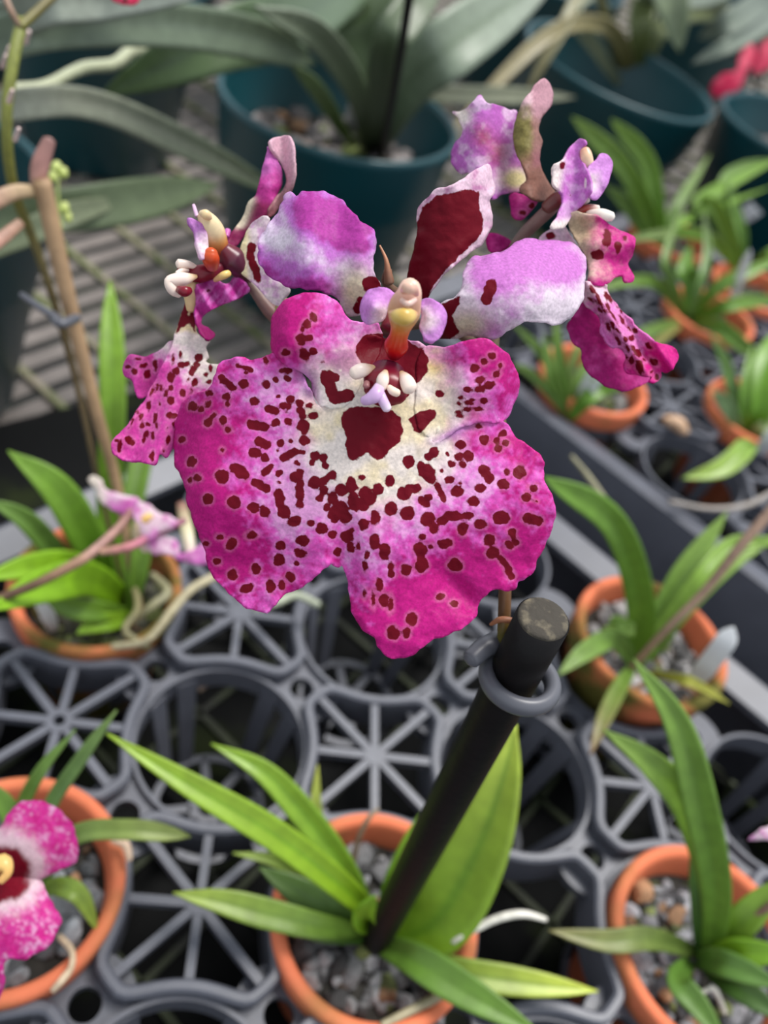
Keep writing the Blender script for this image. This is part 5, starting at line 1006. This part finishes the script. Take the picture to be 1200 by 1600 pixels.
# aerial roots
RT = (184, 178, 160)
def root(label, pts, col=RT, name='aerial_root'):
    o = zloft(name, [(p[0], p[1], p[2], p[3], col) for p in pts], None, 'stem', label=label); o['category'] = name.split('_')[-1] if name != 'aerial_root' else 'root'; 
    if name == 'aerial_root': o['group'] = 'pale aerial roots'
    return o
root('thick wavy beige aerial root at the upper left', [(20, 140, 0.095, 10), (60, 140, 0.094, 12), (85, 128, 0.093, 9), (130, 106, 0.09, 9), (178, 100, 0.086, 9), (205, 80, 0.084, 9), (236, 76, 0.082, 9)], (176, 180, 150))
root('white aerial root sticking out over the right rim of the stake pot', [(690, 1490, 0.002, 5), (712, 1470, 0.012, 5), (770, 1438, 0.018, 6), (815, 1428, 0.020, 6), (850, 1436, 0.018, 4)], (214, 210, 200))
root('thin tan root over the back rim of the stake pot', [(552, 1345, -0.002, 4), (560, 1310, 0.006, 4), (575, 1280, 0.012, 4), (590, 1265, 0.014, 3)], (150, 132, 110))
root('pale root lying over the rim of the left mossy pot', [(180, 1010, 0.004, 6), (230, 1000, 0.008, 6), (268, 955, 0.012, 7), (300, 920, 0.014, 7), (345, 896, 0.014, 7)], (170, 160, 130))
root('pale curled root end just below the front flower lip', [(400, 950, 0.012, 7), (430, 942, 0.013, 7), (462, 930, 0.012, 7), (495, 944, 0.010, 6)], (160, 166, 146))
root('curled cream root over the rim of the lower left pot', [(95, 1465, 0.000, 5), (112, 1485, 0.006, 5), (112, 1510, 0.008, 5), (98, 1530, 0.009, 6), (84, 1546, 0.007, 5)], (214, 190, 160))
root('whitish root patch on the right rim of the lower left pot', [(178, 1312, 0.0075, 6), (196, 1320, 0.0080, 7), (202, 1342, 0.0072, 5)], (216, 186, 160))
root('pale root tangle at the front of the stake pot', [(600, 1600, 0.004, 6), (650, 1575, 0.004, 7), (690, 1555, 0.004, 7), (700, 1545, 0.002, 5)], (150, 140, 112))
root('pale grey root along the far tray edge at the right', [(1050, 785, 0.004, 4), (1110, 795, 0.006, 4), (1165, 790, 0.006, 5), (1205, 770, 0.006, 4)], (150, 142, 136))
root('fine white roots on the gravel of the lower right pot', [(1075, 1530, 0.0, 3), (1095, 1550, 0.004, 3), (1115, 1545, 0.004, 4), (1132, 1580, 0.002, 4)], (206, 202, 192))
root('dry tan stalk running up right from the pot with the white tag', [(985, 1045, 0.010, 5), (1040, 985, 0.030, 6), (1100, 925, 0.044, 7), (1160, 850, 0.060, 8), (1230, 770, 0.074, 9)], (150, 122, 104), 'dry_stalk')
root('thin beige stalk behind the arching green leaf', [(1000, 960, 0.016, 4), (970, 830, 0.034, 5), (930, 760, 0.040, 5), (895, 715, 0.044, 3)], (140, 136, 108), 'dry_stalk')
root('brown stem at the right edge of the lower right pot', [(1128, 1500, 0.0, 6), (1165, 1445, 0.014, 6), (1220, 1405, 0.026, 7)], (136, 104, 92), 'dry_stalk')
root('tan stick lying in the empty tray pocket', [(312, 1076, -0.012, 5), (335, 1060, -0.011, 5), (362, 1038, -0.010, 5)], (128, 108, 94), 'twig')
root('pale crumpled chip on the far tray web', [(1040, 655, 0.003, 7), (1058, 662, 0.003, 12), (1070, 675, 0.002, 7)], (196, 160, 130), 'bark_chip')
root('moss tuft root mass inside the left mossy pot', [(205, 900, 0.004, 5), (215, 950, 0.006, 6), (195, 985, 0.006, 6), (230, 1010, 0.004, 5)], (126, 120, 84))
root('curling grey root inside the left mossy pot at its right', [(240, 900, 0.004, 6), (262, 925, 0.006, 8), (240, 945, 0.006, 7), (222, 960, 0.004, 5)], (138, 134, 104))

# white labels
def wtag(label, pts, w, m='white'):
    o = leaf(None, pts, w, (222, 224, 228), (226, 228, 232), fold=0.02, name='plant_label', prof='strap', m=m); o['label'] = label; o['category'] = 'plant label'; o['group'] = 'white plant labels'; return o
wtag('white pointed plastic plant label leaning in the mossy-sided pot', [(1078, 1072, 0.010), (1105, 1040, 0.024), (1128, 1010, 0.034), (1146, 980, 0.040)], 32)
wtag('white plant label in the top centre teal pot', [(548, 220, 0.01), (560, 170, 0.04), (566, 135, 0.055)], 34)
wtag('white plant label in the tilted teal pot', [(955, 145, 0.0), (962, 115, 0.02), (968, 90, 0.034)], 26)
wtag('translucent narrow plant label standing near the right edge pots', [(1140, 482, 0.01), (1155, 440, 0.026), (1172, 390, 0.044)], 13)
wtag('white plant label behind leaves in the pot under the right flower', [(905, 640, 0.0), (920, 605, 0.014), (938, 575, 0.024)], 26)
wtag('white plant label in the left mossy pot behind the leaves', [(85, 985, -0.002), (70, 950, 0.008), (58, 925, 0.014)], 22)
wtag('white plant label cut by the right edge above the small pot', [(1155, 345, 0.0), (1180, 325, 0.012), (1210, 310, 0.02)], 26)
wtag('white plant label cut by the right edge in the right edge pot', [(1188, 710, 0.002), (1200, 690, 0.012), (1220, 670, 0.02)], 24)

# ------------------------------------------------------------------ other flowers
def blob_petal(name, outline, z, colf, parent, **kw):
    c = np.mean(np.array(outline), 0); d0 = depth(P(c[0], c[1], z))
    return keep(petal(name, outline, lambda X, Y: d0 + kw.get('cup', 0.02) * d0 * (np.hypot(X - c[0], Y - c[1]) / 80) ** 2, colf, None, step=kw.get('step', 5), ruff=kw.get('ruff', 1.2), seed=kw.get('seed', 30), ells=kw.get('ells', ()), halo=False), parent)
def frillcol(X, Y, dE):
    n = fnoise(X, Y, 9, 131); n2 = vnoise(X, Y, 4, 133); r = np.hypot(X - 5, Y - 1362)
    c = mixc(np.array(L((222, 60, 160))), np.array(L((240, 176, 216))), sstep(.5, .75, n * .6 + n2 * .4)); c = mixc(c, np.array(L((212, 30, 134))), sstep(.55, .3, n) * .7)
    c = mixc(np.array(L((244, 214, 224))), c, sstep(50, 82, r + (n - .5) * 30)); return mixc(np.array(L((130, 8, 36))), c, sstep(36, 46, r + (n - .5) * 14 - np.clip(Y - 1362, 0, 30) * .2))
W1 = lambda pts: [(x / 3.75, 1200 + y / 3.75) for x, y in pts]
pf = thing('orchid_flower', 'hot pink frilled flower with dark red centre at the left bottom edge', 'flower', loc=tuple(P(-20, 1370, 0.05)))
blob_petal('petal', W1([(-120, 480), (-60, 380), (0, 340), (60, 250), (130, 200), (220, 187), (300, 210), (370, 270), (440, 360), (460, 470), (450, 540), (390, 580), (330, 610), (240, 660), (150, 700), (40, 740), (-80, 740)]), 0.052, frillcol, pf, seed=31)
blob_petal('petal', W1([(-100, 700), (20, 640), (140, 640), (240, 670), (290, 760), (330, 820), (360, 900), (320, 980), (290, 1050), (230, 1080), (150, 1120), (60, 1120), (20, 1150), (24, 1250), (0, 1340), (-60, 1400), (-140, 1300), (-150, 900)]), 0.050, frillcol, pf, seed=32)
keep(zloft('column', [(-14, 1360, 0.055, 12, (224, 170, 90)), (4, 1348, 0.058, 14, (240, 200, 120)), (12, 1362, 0.058, 8, (236, 186, 110)), (2, 1376, 0.057, 6, (232, 180, 110))], None, 'fleshy', label='yellow column'), pf)
keep(zloft('flower_stem', [(-20, 1370, 0.048, 8, (110, 90, 60)), (-60, 1380, 0.030, 8, (100, 96, 56)), (20, 1420, 0.0, 7, (96, 100, 56))], None), pf)
def pale(X, Y, dE):
    n = fnoise(X, Y, 22, 141); n2 = fnoise(X, Y, 9, 142)
    return mixc(mixc(np.array(L((240, 214, 228))), np.array(L((214, 120, 196))), sstep(.35, .7, n)), np.array(L((206, 84, 176))), sstep(.62, .8, n2))
lf = thing('orchid_flower', 'pale pink small flower cluster in front of the left pot', 'flower', loc=tuple(P(200, 830, 0.05)))
W6 = lambda pts: [(x / 3.75, 740 + y / 3.75) for x, y in pts]
blob_petal('petal', W6([(515, 40), (545, 10), (580, 30), (610, 80), (680, 110), (790, 140), (820, 180), (800, 230), (740, 260), (690, 230), (620, 190), (590, 160), (560, 100)]), 0.050, lambda X, Y, dE: mixc(pale(X, Y, dE), const((232, 220, 208), X), sstep(175, 150, X)), lf, seed=33)
blob_petal('petal', W6([(800, 160), (860, 180), (930, 225), (1010, 250), (1045, 285), (1000, 320), (920, 350), (880, 400), (840, 380), (810, 300), (780, 230)]), 0.052, pale, lf, seed=34)
blob_petal('petal', W6([(850, 380), (920, 360), (990, 370), (1050, 410), (1060, 470), (1130, 450), (1200, 410), (1260, 440), (1250, 520), (1160, 530), (1060, 515), (960, 470), (890, 470)]), 0.048, pale, lf, seed=35)
keep(zloft('petal', [(230, 795, 0.048, 9, (232, 216, 190), .6), (218, 830, 0.046, 12, (226, 208, 170), .6), (228, 858, 0.044, 7, (222, 190, 180), .6)], None, 'fleshy'), lf)
keep(zloft('petal', [(284, 790, 0.040, 8, (150, 110, 96), .6), (292, 830, 0.040, 10, (214, 206, 170), .6), (298, 868, 0.038, 8, (214, 190, 190), .6)], None, 'fleshy', label='cream sepal behind'), lf)
keep(zloft('column', [(226, 812, 0.054, 7, (236, 190, 110)), (234, 806, 0.055, 6, (240, 200, 130))], None, 'fleshy'), lf)
keep(zloft('flower_stem', [(-30, 945, 0.036, 7, (104, 72, 60)), (50, 915, 0.042, 7, (100, 76, 58)), (118, 880, 0.046, 8, (150, 116, 94)), (150, 858, 0.047, 8, (160, 120, 112)), (190, 820, 0.048, 7, (150, 110, 100)), (205, 800, 0.049, 7, (150, 100, 100))], None), lf)
keep(zloft('flower_stem', [(160, 862, 0.047, 6, (160, 124, 104)), (200, 855, 0.048, 7, (176, 110, 116)), (230, 840, 0.048, 6, (180, 104, 130)), (285, 815, 0.048, 5, (150, 90, 110))], None), lf)
redc = lambda X, Y, dE: mixc(const((206, 40, 84), X), const((228, 92, 120), X), sstep(.4, .7, fnoise(X, Y, 14, 151)))
rf = thing('orchid_flower', 'red pink flower at the upper right edge in front of a dark teal pot', 'flower', loc=tuple(P(1150, 120, 0.06)))
blob_petal('petal', [(1112, 150), (1114, 128), (1130, 115), (1150, 108), (1155, 90), (1160, 72), (1176, 68), (1182, 84), (1176, 100), (1164, 112), (1160, 130), (1145, 148), (1128, 154)], 0.062, redc, rf, seed=36, step=4)
blob_petal('petal', [(1174, 112), (1182, 90), (1190, 66), (1210, 60), (1225, 90), (1200, 108), (1188, 116)], 0.062, redc, rf, seed=37, step=4)
keep(zloft('flower_stem', [(1160, 100, 0.058, 4, (60, 50, 44)), (1180, 120, 0.04, 4, (50, 44, 40)), (1185, 200, 0.0, 4, (50, 44, 40))], None), rf)
tf = thing('orchid_flower', 'small magenta flower low behind the top left leaves', 'flower', loc=tuple(P(195, 0, 0.12)))
blob_petal('petal', [(168, -14), (180, -20), (215, -20), (218, 2), (205, 8), (190, 5), (176, 2)], 0.145, redc, tf, seed=38, step=4)
keep(zloft('flower_stem', [(196, -4, 0.145, 3, (90, 84, 60)), (190, -40, 0.130, 3, (90, 90, 60)), (120, -80, 0.09, 3, (90, 90, 60)), (-60, 150, 0.03, 3, (90, 90, 60))], None), tf)
pk = thing('orchid_flower', 'tip of a pink petal at the right edge above the lower right pot', 'flower', loc=tuple(P(1215, 1300, 0.05)))
blob_petal('petal', [(1170, 1314), (1180, 1304), (1196, 1294), (1230, 1280), (1260, 1300), (1230, 1320), (1196, 1311)], 0.05, pale, pk, seed=39, step=4)
vp = thing('orchid_flower', 'small fallen purple flower in the gap between the two trays', 'flower', loc=tuple(P(1035, 845, -0.045)))
violet = lambda X, Y, dE: mixc(const((150, 50, 140), X), const((196, 110, 180), X), sstep(.4, .7, fnoise(X, Y, 10, 161)))
blob_petal('petal', [(1006, 858), (1012, 838), (1024, 824), (1040, 828), (1050, 842), (1040, 862), (1020, 868)], -0.044, violet, vp, seed=40, step=4)
blob_petal('petal', [(1040, 835), (1052, 826), (1062, 842), (1056, 862), (1044, 860)], -0.044, lambda X, Y, dE: const((214, 170, 190), X), vp, seed=41, step=4)
